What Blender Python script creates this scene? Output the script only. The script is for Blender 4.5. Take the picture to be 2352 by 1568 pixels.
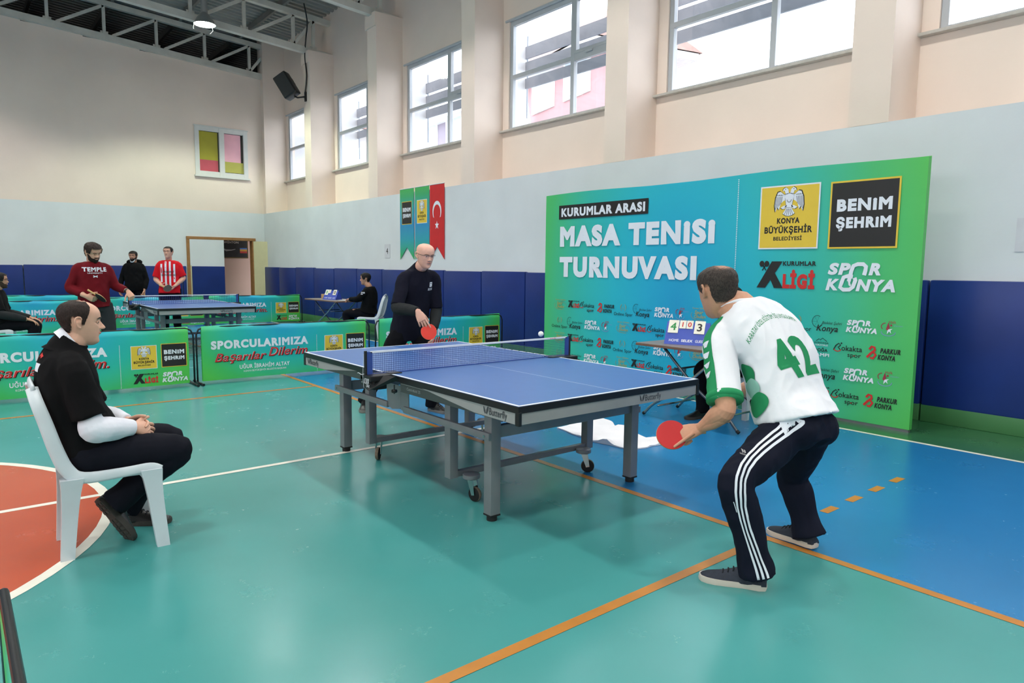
import bpy, bmesh, math, random
import numpy as np
from mathutils import Vector, Matrix, noise
from mathutils.bvhtree import BVHTree

random.seed(7)
scene = bpy.context.scene
COL = scene.collection
for o in list(bpy.data.objects):
    bpy.data.objects.remove(o)

# ------------------------------------------------------------------ camera
cam_data = bpy.data.cameras.new('camera')
cam_data.lens = 24.174
cam_data.sensor_width = 36.0
cam_data.clip_end = 300
cam = bpy.data.objects.new('camera', cam_data)
COL.objects.link(cam)
CAM = Vector((4.0255, -2.989, 1.4693))
cam.matrix_world = Matrix(((0.63304, -0.09007, 0.76886, CAM.x),
                           (0.77403, 0.05916, -0.63038, CAM.y),
                           (0.01129, 0.99418, 0.10717, CAM.z),
                           (0, 0, 0, 1)))
scene.camera = cam

# ------------------------------------------------------------------ view, sky
vs = scene.view_settings
vs.view_transform = 'Standard'
vs.look = 'None'
vs.exposure = -0.04
vs.gamma = 1.0
vs.use_curve_mapping = False
SKY = 8.0            # overcast sky
LAMP_W = 470.0       # one hall lamp
world = bpy.data.worlds.new('overcast_sky')
scene.world = world
world.use_nodes = True
bg = world.node_tree.nodes['Background']
bg.inputs['Color'].default_value = (0.90, 0.95, 1.0, 1)
bg.inputs['Strength'].default_value = SKY

# room measures (metres): x along the hall, y towards the window wall
XE, XB = -16.93, 15.10          # end wall, wall behind the camera
YW, YR, YL = 4.49, 5.14, -12.65  # window wall front, window recess, far side wall
PAINT = 2.98                     # top of the pale blue paint
SILL, HEAD = 3.96, 5.87
COLW = 0.41
COLS = [-16.72, -13.37, -9.84, -6.23, -2.64, 0.88, 4.44, 8.00, 11.56, 15.10]  # right edge of each pier
def roof_z(y):                   # underside line of the trusses
    return 6.92 + 0.07 * (YW - (y if y > -4.07 else -8.14 - y))

def portal(name, x0, x1, y, z0, z1, inward):
    l = bpy.data.lights.new(name, 'AREA')
    l.shape = 'RECTANGLE'; l.size = x1 - x0; l.size_y = z1 - z0
    l.cycles.is_portal = True
    o = bpy.data.objects.new(name, l); COL.objects.link(o)
    o.location = ((x0 + x1) / 2, y, (z0 + z1) / 2)
    o.rotation_euler = (math.radians(90) * inward, 0, 0)
    return o
for i in range(len(COLS) - 1):   # daylight enters through the window bays of both long walls
    portal('window_daylight', COLS[i] + 0.2, COLS[i + 1] - COLW, YR + 0.12, SILL, HEAD, -1)
    if i >= 3: portal('window_daylight', COLS[i] + 0.2, COLS[i + 1] - COLW, YL - 0.12, SILL, HEAD, 1)

# ------------------------------------------------------------------ helpers
def lin(c):
    c /= 255.0
    return c / 12.92 if c <= 0.04045 else ((c + 0.055) / 1.055) ** 2.4
def rgb(*c):
    return (lin(c[0]), lin(c[1]), lin(c[2]), 1)

MATS = {}
def mat(name, col, rough=0.6, metal=0.0, var=0.06, scale=6.0, bump=0.0, bscale=60.0, spec=0.5, emit=None, coat=0.0, sheen=0.0, detail=3.0):
    """procedural material: colour mottled a little by noise, optional fine relief"""
    if name in MATS:
        return MATS[name]
    m = bpy.data.materials.new(name); m.use_nodes = True
    nt = m.node_tree; b = nt.nodes['Principled BSDF']
    c = rgb(*col)
    b.inputs['Roughness'].default_value = rough
    b.inputs['Metallic'].default_value = metal
    b.inputs['Specular IOR Level'].default_value = spec
    b.inputs['Coat Weight'].default_value = coat
    b.inputs['Sheen Weight'].default_value = sheen
    tc = nt.nodes.new('ShaderNodeTexCoord')
    if var > 0:
        n = nt.nodes.new('ShaderNodeTexNoise'); n.inputs['Scale'].default_value = scale; n.inputs['Detail'].default_value = detail
        nt.links.new(tc.outputs['Object'], n.inputs['Vector'])
        r = nt.nodes.new('ShaderNodeValToRGB')
        r.color_ramp.elements[0].position = 0.3; r.color_ramp.elements[1].position = 0.7
        r.color_ramp.elements[0].color = tuple(v * (1 - var) for v in c[:3]) + (1,)
        r.color_ramp.elements[1].color = tuple(min(1, v * (1 + var)) for v in c[:3]) + (1,)
        nt.links.new(n.outputs['Fac'], r.inputs['Fac'])
        nt.links.new(r.outputs['Color'], b.inputs['Base Color'])
    else:
        b.inputs['Base Color'].default_value = c
    if bump > 0:
        n2 = nt.nodes.new('ShaderNodeTexNoise'); n2.inputs['Scale'].default_value = bscale; n2.inputs['Detail'].default_value = 4
        nt.links.new(tc.outputs['Object'], n2.inputs['Vector'])
        bp = nt.nodes.new('ShaderNodeBump'); bp.inputs['Strength'].default_value = bump; bp.inputs['Distance'].default_value = 0.02
        nt.links.new(n2.outputs['Fac'], bp.inputs['Height']); nt.links.new(bp.outputs['Normal'], b.inputs['Normal'])
    if emit:
        b.inputs['Emission Color'].default_value = rgb(*emit[:3]); b.inputs['Emission Strength'].default_value = emit[3]
    MATS[name] = m
    return m

def mix_mat(name, build):
    if name not in MATS:
        m = bpy.data.materials.new(name); m.use_nodes = True
        build(m.node_tree, m.node_tree.nodes['Principled BSDF']); MATS[name] = m
    return MATS[name]

class MB:
    """collects faces of one mesh"""
    def __init__(s): s.v = []; s.f = []; s.m = []
    def add(s, verts, faces, m=0):
        n = len(s.v); s.v.extend([tuple(p) for p in verts])
        s.f.extend([tuple(i + n for i in f) for f in faces]); s.m.extend([m] * len(faces)); return s
    def box(s, x0, y0, z0, x1, y1, z1, m=0, xf=None):
        v = [(x, y, z) for z in (z0, z1) for y in (y0, y1) for x in (x0, x1)]
        if xf: v = [xf @ Vector(p) for p in v]
        return s.add(v, [(0, 2, 3, 1), (4, 5, 7, 6), (0, 1, 5, 4), (2, 6, 7, 3), (0, 4, 6, 2), (1, 3, 7, 5)], m)
    def bbox(s, x0, y0, z0, x1, y1, z1, r=0.005, m=0, xf=None):
        """box with chamfered edges"""
        r = min(r, (x1 - x0) / 2.01, (y1 - y0) / 2.01, (z1 - z0) / 2.01)
        bm = bmesh.new()
        for z in (z0, z1):
            for y in (y0, y1):
                for x in (x0, x1): bm.verts.new((x, y, z))
        bm.verts.ensure_lookup_table(); V = bm.verts
        for f in [(0, 2, 3, 1), (4, 5, 7, 6), (0, 1, 5, 4), (2, 6, 7, 3), (0, 4, 6, 2), (1, 3, 7, 5)]: bm.faces.new([V[i] for i in f])
        bmesh.ops.bevel(bm, geom=bm.edges[:], offset=r, segments=2, affect='EDGES', profile=0.6)
        bm.verts.index_update()
        v = [p.co.copy() for p in bm.verts]; f = [[q.index for q in fc.verts] for fc in bm.faces]; bm.free()
        if xf: v = [xf @ p for p in v]
        return s.add(v, f, m)
    def quad(s, a, b, c, d, m=0): return s.add([a, b, c, d], [(0, 1, 2, 3)], m)
    def prism(s, poly, d, m=0):
        """closed polygon (3D points, planar) pushed by vector d"""
        n = len(poly); d = Vector(d); a = [Vector(p) for p in poly]; b = [p + d for p in a]
        f = [tuple(range(n))[::-1], tuple(range(n, 2 * n))] + [(i, (i + 1) % n, n + (i + 1) % n, n + i) for i in range(n)]
        return s.add(a + b, f, m)
    def loft(s, rings, m=0, caps=True, closed=True):
        n = len(rings[0]); v = [p for r in rings for p in r]; f = []
        for k in range(len(rings) - 1):
            for i in range(n if closed else n - 1):
                j = (i + 1) % n
                f.append((k * n + i, k * n + j, (k + 1) * n + j, (k + 1) * n + i))
        if caps:
            f.append(tuple(range(n))[::-1]); f.append(tuple((len(rings) - 1) * n + i for i in range(n)))
        return s.add(v, f, m)
    def tube(s, pts, r, n=10, m=0, res=0, ell=None, caps=True, up=None):
        """tube along points; r number or list; res>0 resamples smoothly; ell=(a,b) scales the section"""
        P = [Vector(p) for p in pts]; Rr = list(r) if hasattr(r, '__len__') else [r] * len(P)
        if res: P, Rr = smooth_path(P, Rr, res)
        rings = []; u = None
        for i, p in enumerate(P):
            t = (P[min(i + 1, len(P) - 1)] - P[max(i - 1, 0)]).normalized()
            if u is None:
                u = Vector(up) if up is not None else (Vector((0, 0, 1)) if abs(t.z) < 0.9 else Vector((1, 0, 0)))
            u = (u - t * u.dot(t)).normalized(); w = t.cross(u)
            ea, eb = ell if ell else (1, 1)
            rings.append([p + (u * math.cos(a) * ea + w * math.sin(a) * eb) * Rr[i] for a in [2 * math.pi * k / n for k in range(n)]])
        return s.loft(rings, m, caps)
    def lathe(s, prof, n=20, m=0, xf=None, caps=True):
        """profile [(r, z)] about z"""
        rings = [[Vector((r * math.cos(2 * math.pi * k / n), r * math.sin(2 * math.pi * k / n), z)) for k in range(n)] for r, z in prof]
        if xf: rings = [[xf @ p for p in g] for g in rings]
        return s.loft(rings, m, caps)
    def ball(s, c, r, m=0, nu=14, nv=9, xf=None):
        rr = r if hasattr(r, '__len__') else (r, r, r)
        prof = []
        for k in range(nv + 1):
            a = -math.pi / 2 + math.pi * k / nv
            prof.append([Vector((c[0] + rr[0] * math.cos(a) * math.cos(t), c[1] + rr[1] * math.cos(a) * math.sin(t), c[2] + rr[2] * math.sin(a))) if xf is None else
                         xf @ Vector((rr[0] * math.cos(a) * math.cos(t), rr[1] * math.cos(a) * math.sin(t), rr[2] * math.sin(a))) + Vector(c) for t in [2 * math.pi * j / nu for j in range(nu)]])
        prof[0] = [p.lerp(prof[0][0], 0.0) for p in prof[0]]
        return s.loft(prof, m, True)
    def xform(s, M):
        s.v = [tuple(M @ Vector(p)) for p in s.v]; return s
    def mesh(s, name, mats, smooth=False):
        me = bpy.data.meshes.new(name); me.from_pydata(s.v, [], s.f)
        for x in (mats if isinstance(mats, (list, tuple)) else [mats]): me.materials.append(x)
        if any(s.m): me.polygons.foreach_set('material_index', s.m)
        if smooth: me.polygons.foreach_set('use_smooth', [True] * len(s.f))
        me.update(); return me
    def build(s, name, mats, parent=None, smooth=False, loc=None, rz=0.0, auto=None):
        me = s.mesh(name, mats, smooth)
        if auto is not None:
            smooth_by_angle(me, auto)
        return put(name, me, parent, loc, rz)

def smooth_by_angle(me, deg):
    bm = bmesh.new(); bm.from_mesh(me); bmesh.ops.remove_doubles(bm, verts=bm.verts, dist=1e-5)
    bmesh.ops.recalc_face_normals(bm, faces=bm.faces)
    for f in bm.faces: f.smooth = True
    for e in bm.edges:
        e.smooth = not (len(e.link_faces) != 2 or e.calc_face_angle(0) > math.radians(deg))
    bm.to_mesh(me); bm.free()

def put(name, me, parent=None, loc=None, rz=0.0):
    o = bpy.data.objects.new(name, me); COL.objects.link(o)
    if parent is not None: o.parent = parent
    if loc is not None: o.location = loc
    if rz: o.rotation_euler = (0, 0, rz)
    return o

def smooth_path(P, R, res):
    """Catmull-Rom resampling"""
    out = []; rr = []; n = len(P)
    for i in range(n - 1):
        p0, p1, p2, p3 = P[max(i - 1, 0)], P[i], P[i + 1], P[min(i + 2, n - 1)]
        a0, a1, a2, a3 = R[max(i - 1, 0)], R[i], R[i + 1], R[min(i + 2, n - 1)]
        for k in range(res):
            t = k / res; t2, t3 = t * t, t * t * t
            w = (-.5 * t3 + t2 - .5 * t, 1.5 * t3 - 2.5 * t2 + 1, -1.5 * t3 + 2 * t2 + .5 * t, .5 * t3 - .5 * t2)
            out.append(p0 * w[0] + p1 * w[1] + p2 * w[2] + p3 * w[3]); rr.append(a0 * w[0] + a1 * w[1] + a2 * w[2] + a3 * w[3])
    out.append(P[-1]); rr.append(R[-1]); return out, rr

def thing(name, label, cat, loc=(0, 0, 0), rz=0.0, group=None):
    o = bpy.data.objects.new(name, None); COL.objects.link(o)
    o.empty_display_size = 0.1; o.location = loc; o.rotation_euler = (0, 0, rz)
    return tag(o, label, cat, group)
def tag(o, label, cat, group=None):
    o['label'] = label; o['category'] = cat
    if group: o['group'] = group
    return o
def struct(o):
    o['kind'] = 'structure'; return o
def dup(root, loc, rz, label=None):
    r = root.copy(); COL.objects.link(r); r.location = loc; r.rotation_euler = (0, 0, rz)
    if label: r['label'] = label
    for ch in root.children:
        c = ch.copy(); COL.objects.link(c); c.parent = r
        for g in ch.children:
            d = g.copy(); COL.objects.link(d); d.parent = c
    return r

# lettering: the built-in font turned into flat mesh, fitted to a width and a capital height
_TXT = {}
def embolden(v, f, e):
    """grow flat glyphs outwards by e: a ring of quads round every outline"""
    cnt = {}
    for q in f:
        for i in range(len(q)): cnt[q[i], q[(i + 1) % len(q)]] = 1
    bd = [(a, b) for (a, b) in cnt if (b, a) not in cnt]; nrm = {}
    for a, b in bd:
        d = Vector((v[b][0] - v[a][0], v[b][1] - v[a][1]))
        if d.length < 1e-9: continue
        d.normalize(); n = Vector((d.y, -d.x))
        for k in (a, b): nrm.setdefault(k, []).append(n)
    v = list(v); f = list(f); new = {}
    for k, ns in nrm.items():
        m = sum(ns, Vector((0, 0))); L = m.length
        if L < 1e-6: m = ns[0].copy(); c = 1
        else:
            m = m / L; c = max(.55, m.dot(ns[0]))
        new[k] = len(v); v.append((v[k][0] + m.x * e / c, v[k][1] + m.y * e / c))
    for a, b in bd:
        if a in new and b in new: f.append((b, a, new[a], new[b]))
    return v, f
def glyphs(body, bold=0.0, shear=0.0):
    k = (body, bold, shear)
    if k not in _TXT:
        cu = bpy.data.curves.new('lettering', 'FONT'); cu.body = body; cu.size = 1.0; cu.offset = 0.0; cu.space_character = 1.0 + bold * 2.6; cu.shear = shear
        cu.fill_mode = 'FRONT'; cu.resolution_u = 4; cu.extrude = 0
        o = bpy.data.objects.new('lettering', cu); COL.objects.link(o)
        dg = bpy.context.evaluated_depsgraph_get(); dg.update()
        me = bpy.data.meshes.new_from_object(o.evaluated_get(dg))
        bm = bmesh.new(); bm.from_mesh(me); bmesh.ops.remove_doubles(bm, verts=bm.verts, dist=.005); bm.verts.index_update()
        v = [(p.co.x, p.co.y) for p in bm.verts]; f = []
        for fc in bm.faces:
            ix = [q.index for q in fc.verts]; f.append(tuple(ix if fc.normal.z >= 0 else ix[::-1]))
        bm.free()
        if bold > .008: v, f = embolden(v, f, bold * .8)
        bpy.data.objects.remove(o); bpy.data.curves.remove(cu); bpy.data.meshes.remove(me)
        _TXT[k] = (v, f)
    return _TXT[k]
CAPH = 0.70
def text2d(body, x, y, w, h, bold=0.02, shear=0.0, anchor='l'):
    """vertices (u, v) with the text spanning w from x and capitals of height h on baseline y"""
    v, f = glyphs(body, bold, shear)
    xs = [p[0] for p in v]; x0, x1 = min(xs), max(xs)
    if w is None: w = (x1 - x0) * h / CAPH
    if anchor == 'c': x = x - w / 2
    e = bold * .8 if bold > .008 else 0; k = h / (CAPH + 2 * e)
    return [(x + (p[0] - x0) * w / (x1 - x0), y + (p[1] + e) * k) for p in v], f
class Print:
    """flat print in (u, v); layered by m; turned into a thin sheet on plane u->U, v->V"""
    def __init__(s): s.it = []
    def text(s, body, x, y, w, h, m=0, bold=0.02, shear=0.0, anchor='l', lift=0.0):
        v, f = text2d(body, x, y, w, h, bold, shear, anchor)
        if bold > .04:          # heavy letters touch: set every second outline a hair higher
            par = list(range(len(v)))
            def root(i):
                while par[i] != i: i = par[i]
                return i
            for q in f:
                for i in q[1:]: par[root(i)] = root(q[0])
            ids = {}
            for i in range(len(v)): ids.setdefault(root(i), len(ids))
            fs_ = [[q for q in f if ids[root(q[0])] % 2 == k] for k in (0, 1)]
            s.it.append((v, fs_[0], m, lift)); s.it.append((v, fs_[1], m, lift + .0006))
        else: s.it.append((v, f, m, lift))
        return s
    def poly(s, pts, m=0, lift=0.0):
        s.it.append((list(pts), [tuple(range(len(pts)))], m, lift)); return s
    def rect(s, x0, y0, x1, y1, m=0, lift=0.0): return s.poly([(x0, y0), (x1, y0), (x1, y1), (x0, y1)], m, lift)
    def line(s, pts, w, m=0, lift=0.0):
        """polyline ribbon"""
        P = [Vector((p[0], p[1])) for p in pts]; L = []; R = []
        ww = w if hasattr(w, '__len__') else [w] * len(P)
        for i, p in enumerate(P):
            t = (P[min(i + 1, len(P) - 1)] - P[max(i - 1, 0)]); t = t.normalized() if t.length > 1e-9 else Vector((1, 0)); n = Vector((-t.y, t.x))
            L.append(p + n * ww[i] / 2); R.append(p - n * ww[i] / 2)
        v = [tuple(p) for p in L] + [tuple(p) for p in R]; k = len(P)
        s.it.append((v, [(k + i, k + i + 1, i + 1, i) for i in range(k - 1)], m, lift)); return s
    def arc(s, cx, cy, rx, ry, a0, a1, w, m=0, n=20, lift=0.0):
        return s.line([(cx + rx * math.cos(a0 + (a1 - a0) * i / n), cy + ry * math.sin(a0 + (a1 - a0) * i / n)) for i in range(n + 1)], w, m, lift)
    def disc(s, cx, cy, rx, ry, m=0, n=16, lift=0.0):
        return s.poly([(cx + rx * math.cos(2 * math.pi * i / n), cy + ry * math.sin(2 * math.pi * i / n)) for i in range(n)], m, lift)
    def place(s, p, dx, dy, sc):
        """append another print shifted and scaled"""
        for v, f, m, l in p.it: s.it.append(([(a * sc + dx, b * sc + dy) for a, b in v], f, m, l))
        return s
    def build(s, name, mats, parent, O, U, V, lift=0.0012):
        mb = MB(); O = Vector(O); U = Vector(U); V = Vector(V); N = U.cross(V).normalized()
        for v, f, m, l in s.it:
            mb.add([O + U * a + V * b + N * (lift + l) for a, b in v], f, m)
        return mb.build(name, mats, parent)
def cut_grid(v, f, step):
    bm = bmesh.new(); vs = [bm.verts.new((a, b, 0)) for a, b in v]
    for q in f:
        try: bm.faces.new([vs[i] for i in q])
        except ValueError: pass
    xs = [p[0] for p in v]; ys = [p[1] for p in v]
    for ax, lo, hi in ((0, min(xs), max(xs)), (1, min(ys), max(ys))):
        k = lo + step
        while k < hi:
            no = (1, 0, 0) if ax == 0 else (0, 1, 0); co = (k, 0, 0) if ax == 0 else (0, k, 0)
            bmesh.ops.bisect_plane(bm, geom=bm.verts[:] + bm.edges[:] + bm.faces[:], plane_co=co, plane_no=no, dist=1e-6); k += step
    bm.verts.index_update(); out = [(p.co.x, p.co.y) for p in bm.verts]; ff = [tuple(q.index for q in fc.verts) for fc in bm.faces]; bm.free(); return out, ff
# =================================================================== the hall
peach = mat('peach_wall_paint', (236, 217, 204), 0.75, var=0.045, scale=0.9, bump=0.06, bscale=25, spec=0.25, detail=6)
palebl = mat('pale_blue_wall_paint', (216, 219, 222), 0.72, var=0.05, scale=1.1, bump=0.06, bscale=25, spec=0.3, detail=6)
white_p = mat('white_plaster', (222, 218, 212), 0.8, var=0.03, scale=1)
padblue = mat('blue_vinyl_pad', (22, 47, 118), 0.38, var=0.10, scale=2.2, bump=0.12, bscale=5, spec=0.45)
padgreen = mat('green_vinyl_pad', (66, 122, 74), 0.45, var=0.10, scale=3, bump=0.1, bscale=6)
steelw = mat('grey_white_truss_paint', (208, 203, 193), 0.6, var=0.08, scale=4)
deckm = mat('galvanised_roof_sheet', (158, 156, 150), 0.55, metal=0.1, var=0.14, scale=1.5)
purl = mat('dark_purlin_steel', (120, 117, 112), 0.6, var=0.1)
framem = mat('grey_white_window_frame', (182, 184, 188), 0.4, var=0.03)
sillm = mat('stone_window_sill', (186, 180, 172), 0.6, var=0.1, scale=20)
def _glass(nt, b):
    nt.nodes.remove(b)
    t = nt.nodes.new('ShaderNodeBsdfTransparent'); t.inputs[0].default_value = (0.93, 0.95, 0.97, 1)
    g = nt.nodes.new('ShaderNodeBsdfGlossy'); g.inputs['Roughness'].default_value = 0.03
    x = nt.nodes.new('ShaderNodeMixShader'); x.inputs[0].default_value = 0.05
    nt.links.new(t.outputs[0], x.inputs[1]); nt.links.new(g.outputs[0], x.inputs[2])
    nt.links.new(x.outputs[0], nt.nodes['Material Output'].inputs['Surface'])
glass = mix_mat('window_glass', _glass)

def floor_mat(name, a, b):
    """glossy sports-floor coating, scuffed"""
    def f(nt, p):
        tc = nt.nodes.new('ShaderNodeTexCoord'); N = nt.nodes.new; L = nt.links.new
        n1 = N('ShaderNodeTexNoise'); n1.inputs['Scale'].default_value = 0.55; n1.inputs['Detail'].default_value = 5
        n2 = N('ShaderNodeTexNoise'); n2.inputs['Scale'].default_value = 3.2; n2.inputs['Detail'].default_value = 7; n2.inputs['Roughness'].default_value = 0.65
        for n in (n1, n2): L(tc.outputs['Object'], n.inputs['Vector'])
        r = N('ShaderNodeValToRGB'); r.color_ramp.elements[0].position = 0.32; r.color_ramp.elements[1].position = 0.68
        r.color_ramp.elements[0].color = rgb(*a); r.color_ramp.elements[1].color = rgb(*b)
        L(n1.outputs['Fac'], r.inputs['Fac'])
        # pale scuffs: stretched noise
        mp = N('ShaderNodeMapping'); mp.inputs['Scale'].default_value = (1.2, 5.0, 1); mp.inputs['Rotation'].default_value = (0, 0, 0.5)
        L(tc.outputs['Object'], mp.inputs['Vector'])
        n3 = N('ShaderNodeTexNoise'); n3.inputs['Scale'].default_value = 2.6; n3.inputs['Detail'].default_value = 8; n3.inputs['Roughness'].default_value = 0.75
        L(mp.outputs['Vector'], n3.inputs['Vector'])
        r3 = N('ShaderNodeValToRGB'); r3.color_ramp.elements[0].position = 0.66; r3.color_ramp.elements[1].position = 0.92
        r3.color_ramp.elements[0].color = (0, 0, 0, 1); r3.color_ramp.elements[1].color = (0.02, 0.02, 0.02, 1)
        L(n3.outputs['Fac'], r3.inputs['Fac'])
        mx = N('ShaderNodeMix'); mx.data_type = 'RGBA'; mx.inputs['B'].default_value = rgb(190, 210, 210)
        L(r3.outputs['Color'], mx.inputs['Factor']); L(r.outputs['Color'], mx.inputs['A'])
        L(mx.outputs['Result'], p.inputs['Base Color'])
        mr = N('ShaderNodeMapRange'); mr.inputs['To Min'].default_value = 0.16; mr.inputs['To Max'].default_value = 0.34
        L(n2.outputs['Fac'], mr.inputs['Value']); L(mr.outputs['Result'], p.inputs['Roughness'])
        p.inputs['Specular IOR Level'].default_value = 0.5
        bp = N('ShaderNodeBump'); bp.inputs['Strength'].default_value = 0.03; bp.inputs['Distance'].default_value = 0.01
        n4 = N('ShaderNodeTexNoise'); n4.inputs['Scale'].default_value = 1.6; n4.inputs['Detail'].default_value = 2
        L(tc.outputs['Object'], n4.inputs['Vector'])
        L(n4.outputs['Fac'], bp.inputs['Height']); L(bp.outputs['Normal'], p.inputs['Normal'])
    return mix_mat(name, f)
teal = floor_mat('teal_floor_coating', (60, 138, 135), (74, 150, 149))
blue = floor_mat('blue_floor_coating', (32, 112, 166), (36, 122, 180))
dgreen = floor_mat('dark_green_floor_coating', (44, 96, 62), (54, 108, 70))
orange = floor_mat('orange_floor_paint', (178, 72, 42), (192, 84, 50))
linew = mat('white_line_paint', (226, 222, 210), 0.35, var=0.05, scale=9)
lineb = mat('ochre_line_paint', (184, 120, 42), 0.35, var=0.08, scale=9)

# ---- floor: coloured zones of the courts in one slab
CX, CY = -0.91, -4.07
BX0, BX1, BY0, BY1 = CX - 14, CX + 14, CY - 7.5, CY + 7.5       # basketball
VX0, VX1, VY0, VY1 = CX - 9, CX + 9, CY - 4.5, CY + 4.5         # volleyball
mb = MB()
xs = [XE - 4.6, BX0, VX0, VX1, BX1, XB + .3]; ys = [YL - .3, BY0, VY0, VY1, BY1, YR + .3]
for i in range(5):
    for j in range(5):
        inb = 1 <= i <= 3 and 1 <= j <= 3
        m = (0 if i == 2 and j == 2 else 1) if inb else 2
        mb.quad((xs[i], ys[j], 0), (xs[i + 1], ys[j], 0), (xs[i + 1], ys[j + 1], 0), (xs[i], ys[j + 1], 0), m)
mb.box(xs[0], ys[0], -.2, xs[-1], ys[-1], -.01, 2)
floor = struct(mb.build('floor', [teal, blue, dgreen]))
def fline(name, x0, y0, x1, y1, m, z=0.0015):
    MB().quad((x0, y0, z), (x1, y0, z), (x1, y1, z), (x0, y1, z)).build(name, m, floor)
W = .05
fline('court_line', BX0, BY1 - W / 2, BX1, BY1 + W / 2, linew); fline('court_line', BX0, BY0 - W / 2, BX1, BY0 + W / 2, linew)
fline('court_line', CX - W / 2, BY0, CX + W / 2, BY1, linew, .002)
for x in (BX0, BX1): fline('court_line', x - W / 2, BY0, x + W / 2, BY1, linew, .0016)
w = .055
fline('court_line', VX0, VY1 - w / 2, VX1, VY1 + w / 2, lineb, .0017); fline('court_line', VX0, VY0 - w / 2, VX1, VY0 + w / 2, lineb, .0017)
for x in (CX - 3, CX + 3, VX0, VX1): fline('court_line', x - w / 2, VY0, x + w / 2, VY1, lineb, .0018)
for sx in (-3, 3):
    for k in range(5):
        y = VY1 + .32 + k * .33
        fline('court_dash', CX + sx - w / 2, y, CX + sx + w / 2, y + .15, lineb)
n = 72
mb = MB(); mb.add([(CX + 1.76 * math.cos(2 * math.pi * k / n), CY + 1.76 * math.sin(2 * math.pi * k / n), .001) for k in range(n)], [tuple(range(n))])
mb.build('centre_circle', orange, floor)
mb = MB(); mb.loft([[(CX + r * math.cos(2 * math.pi * k / n), CY + r * math.sin(2 * math.pi * k / n), .0019) for k in range(n)] for r in (1.81, 1.75)], 0, False)
mb.build('circle_line', linew, floor)
for x in (BX0, BX1):     # free-throw lanes at both ends, far off
    s = 1 if x < CX else -1
    for y in (CY - 2.45, CY + 2.45): fline('court_line', min(x, x + s * 5.8), y - W / 2, max(x, x + s * 5.8), y + W / 2, linew)
    fline('court_line', x + s * 5.8 - W / 2, CY - 2.45, x + s * 5.8 + W / 2, CY + 2.45, linew)

# ---- window wall (right): solid up to the paint line, piers and recessed bays above
TOPZ = 8.6
wr = MB()
wr.box(XE - .2, YW, -.05, XB + .2, YR + .2, PAINT, 1)
for i, xr in enumerate(COLS):
    xl = xr - COLW if i else XE - .2
    wr.box(xl, YW, PAINT - .002, xr, YR + .05, 6.90 if i else TOPZ)
    if i: wr.box(xl - .05, YW - .035, 6.62, xr + .006, YR + .01, 6.91)
for i in range(len(COLS) - 1):
    a, b = COLS[i], COLS[i + 1] - COLW
    h_ = COLW / 2; a0 = a - h_ if i else XE - .2; b0 = b + h_
    wr.box(a0, YR, PAINT - .01, b0, YR + .2, SILL)
    wr.box(a0, YR, HEAD, b0, YR + .2, TOPZ)
    wr.box(a0, YR, SILL, a + .17, YR + .2, HEAD)
    wr.box(b - .02, YR, SILL, b0, YR + .2, HEAD)
wall_right = struct(wr.build('wall_right', [peach, palebl]))
# opposite long wall, out of the picture, its bays near the end wall closed to keep light off that wall
wl = MB()
wl.box(XE - .2, YL - .2, -.05, XB + .2, YL, SILL, 0)
wl.box(XE - .2, YL - .2, HEAD, XB + .2, YL, TOPZ, 0)
for i, xr in enumerate(COLS): wl.box(xr - COLW - .02 if i > 3 else XE - .2, YL - .2, SILL, xr + .18, YL, HEAD, 0)
wall_left = struct(wl.build('wall_left', [peach]))
struct(MB().box(XB, YL - .2, -.05, XB + .2, YR + .2, TOPZ).build('wall_back', peach))

# ---- end wall with the door opening and a small window opening
DY0, DY1, DZ = 2.33, 4.19, 2.23           # door frame outside
OY0, OY1 = 3.29, 4.13                      # passage that stands open
WY0, WY1, WZ0, WZ1 = 2.60, 4.06, 3.97, 5.32
we = MB()
def ewall(y0, y1, z0, z1):
    if z1 <= z0: return
    if z0 < PAINT < z1:
        ewall(y0, y1, z0, PAINT); ewall(y0, y1, PAINT, z1); return
    we.box(XE - .2, y0, z0, XE, y1, z1, 1 if z1 <= PAINT else 0)
ys_ = [YL - .2, WY0, OY0, OY1, WY1, YR + .2]
ewall(YL - .2, WY0, -.05, 0)                 # filled below
for (a, b, holes) in [(YL - .2, WY0, []), (WY0, OY0, [(WZ0, WZ1)]), (OY0, WY1, [(0, DZ - .06), (WZ0, WZ1)]), (WY1, OY1, [(0, DZ - .06)]), (OY1, YR + .2, [])]:
    z = 0
    for h in holes + [(None, None)]:
        if h[0] is None:
            n_ = 12 if a < 0 else 3
            for k in range(n_):              # sloping top follows the end truss
                y0, y1 = a + (b - a) * k / n_, a + (b - a) * (k + 1) / n_
                ewall(y0, y1, z, roof_z((y0 + y1) / 2) - .03)
        else:
            ewall(a, b, z, h[0]); z = h[1]
wall_end = struct(we.build('wall_end', [peach, palebl]))
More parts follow.
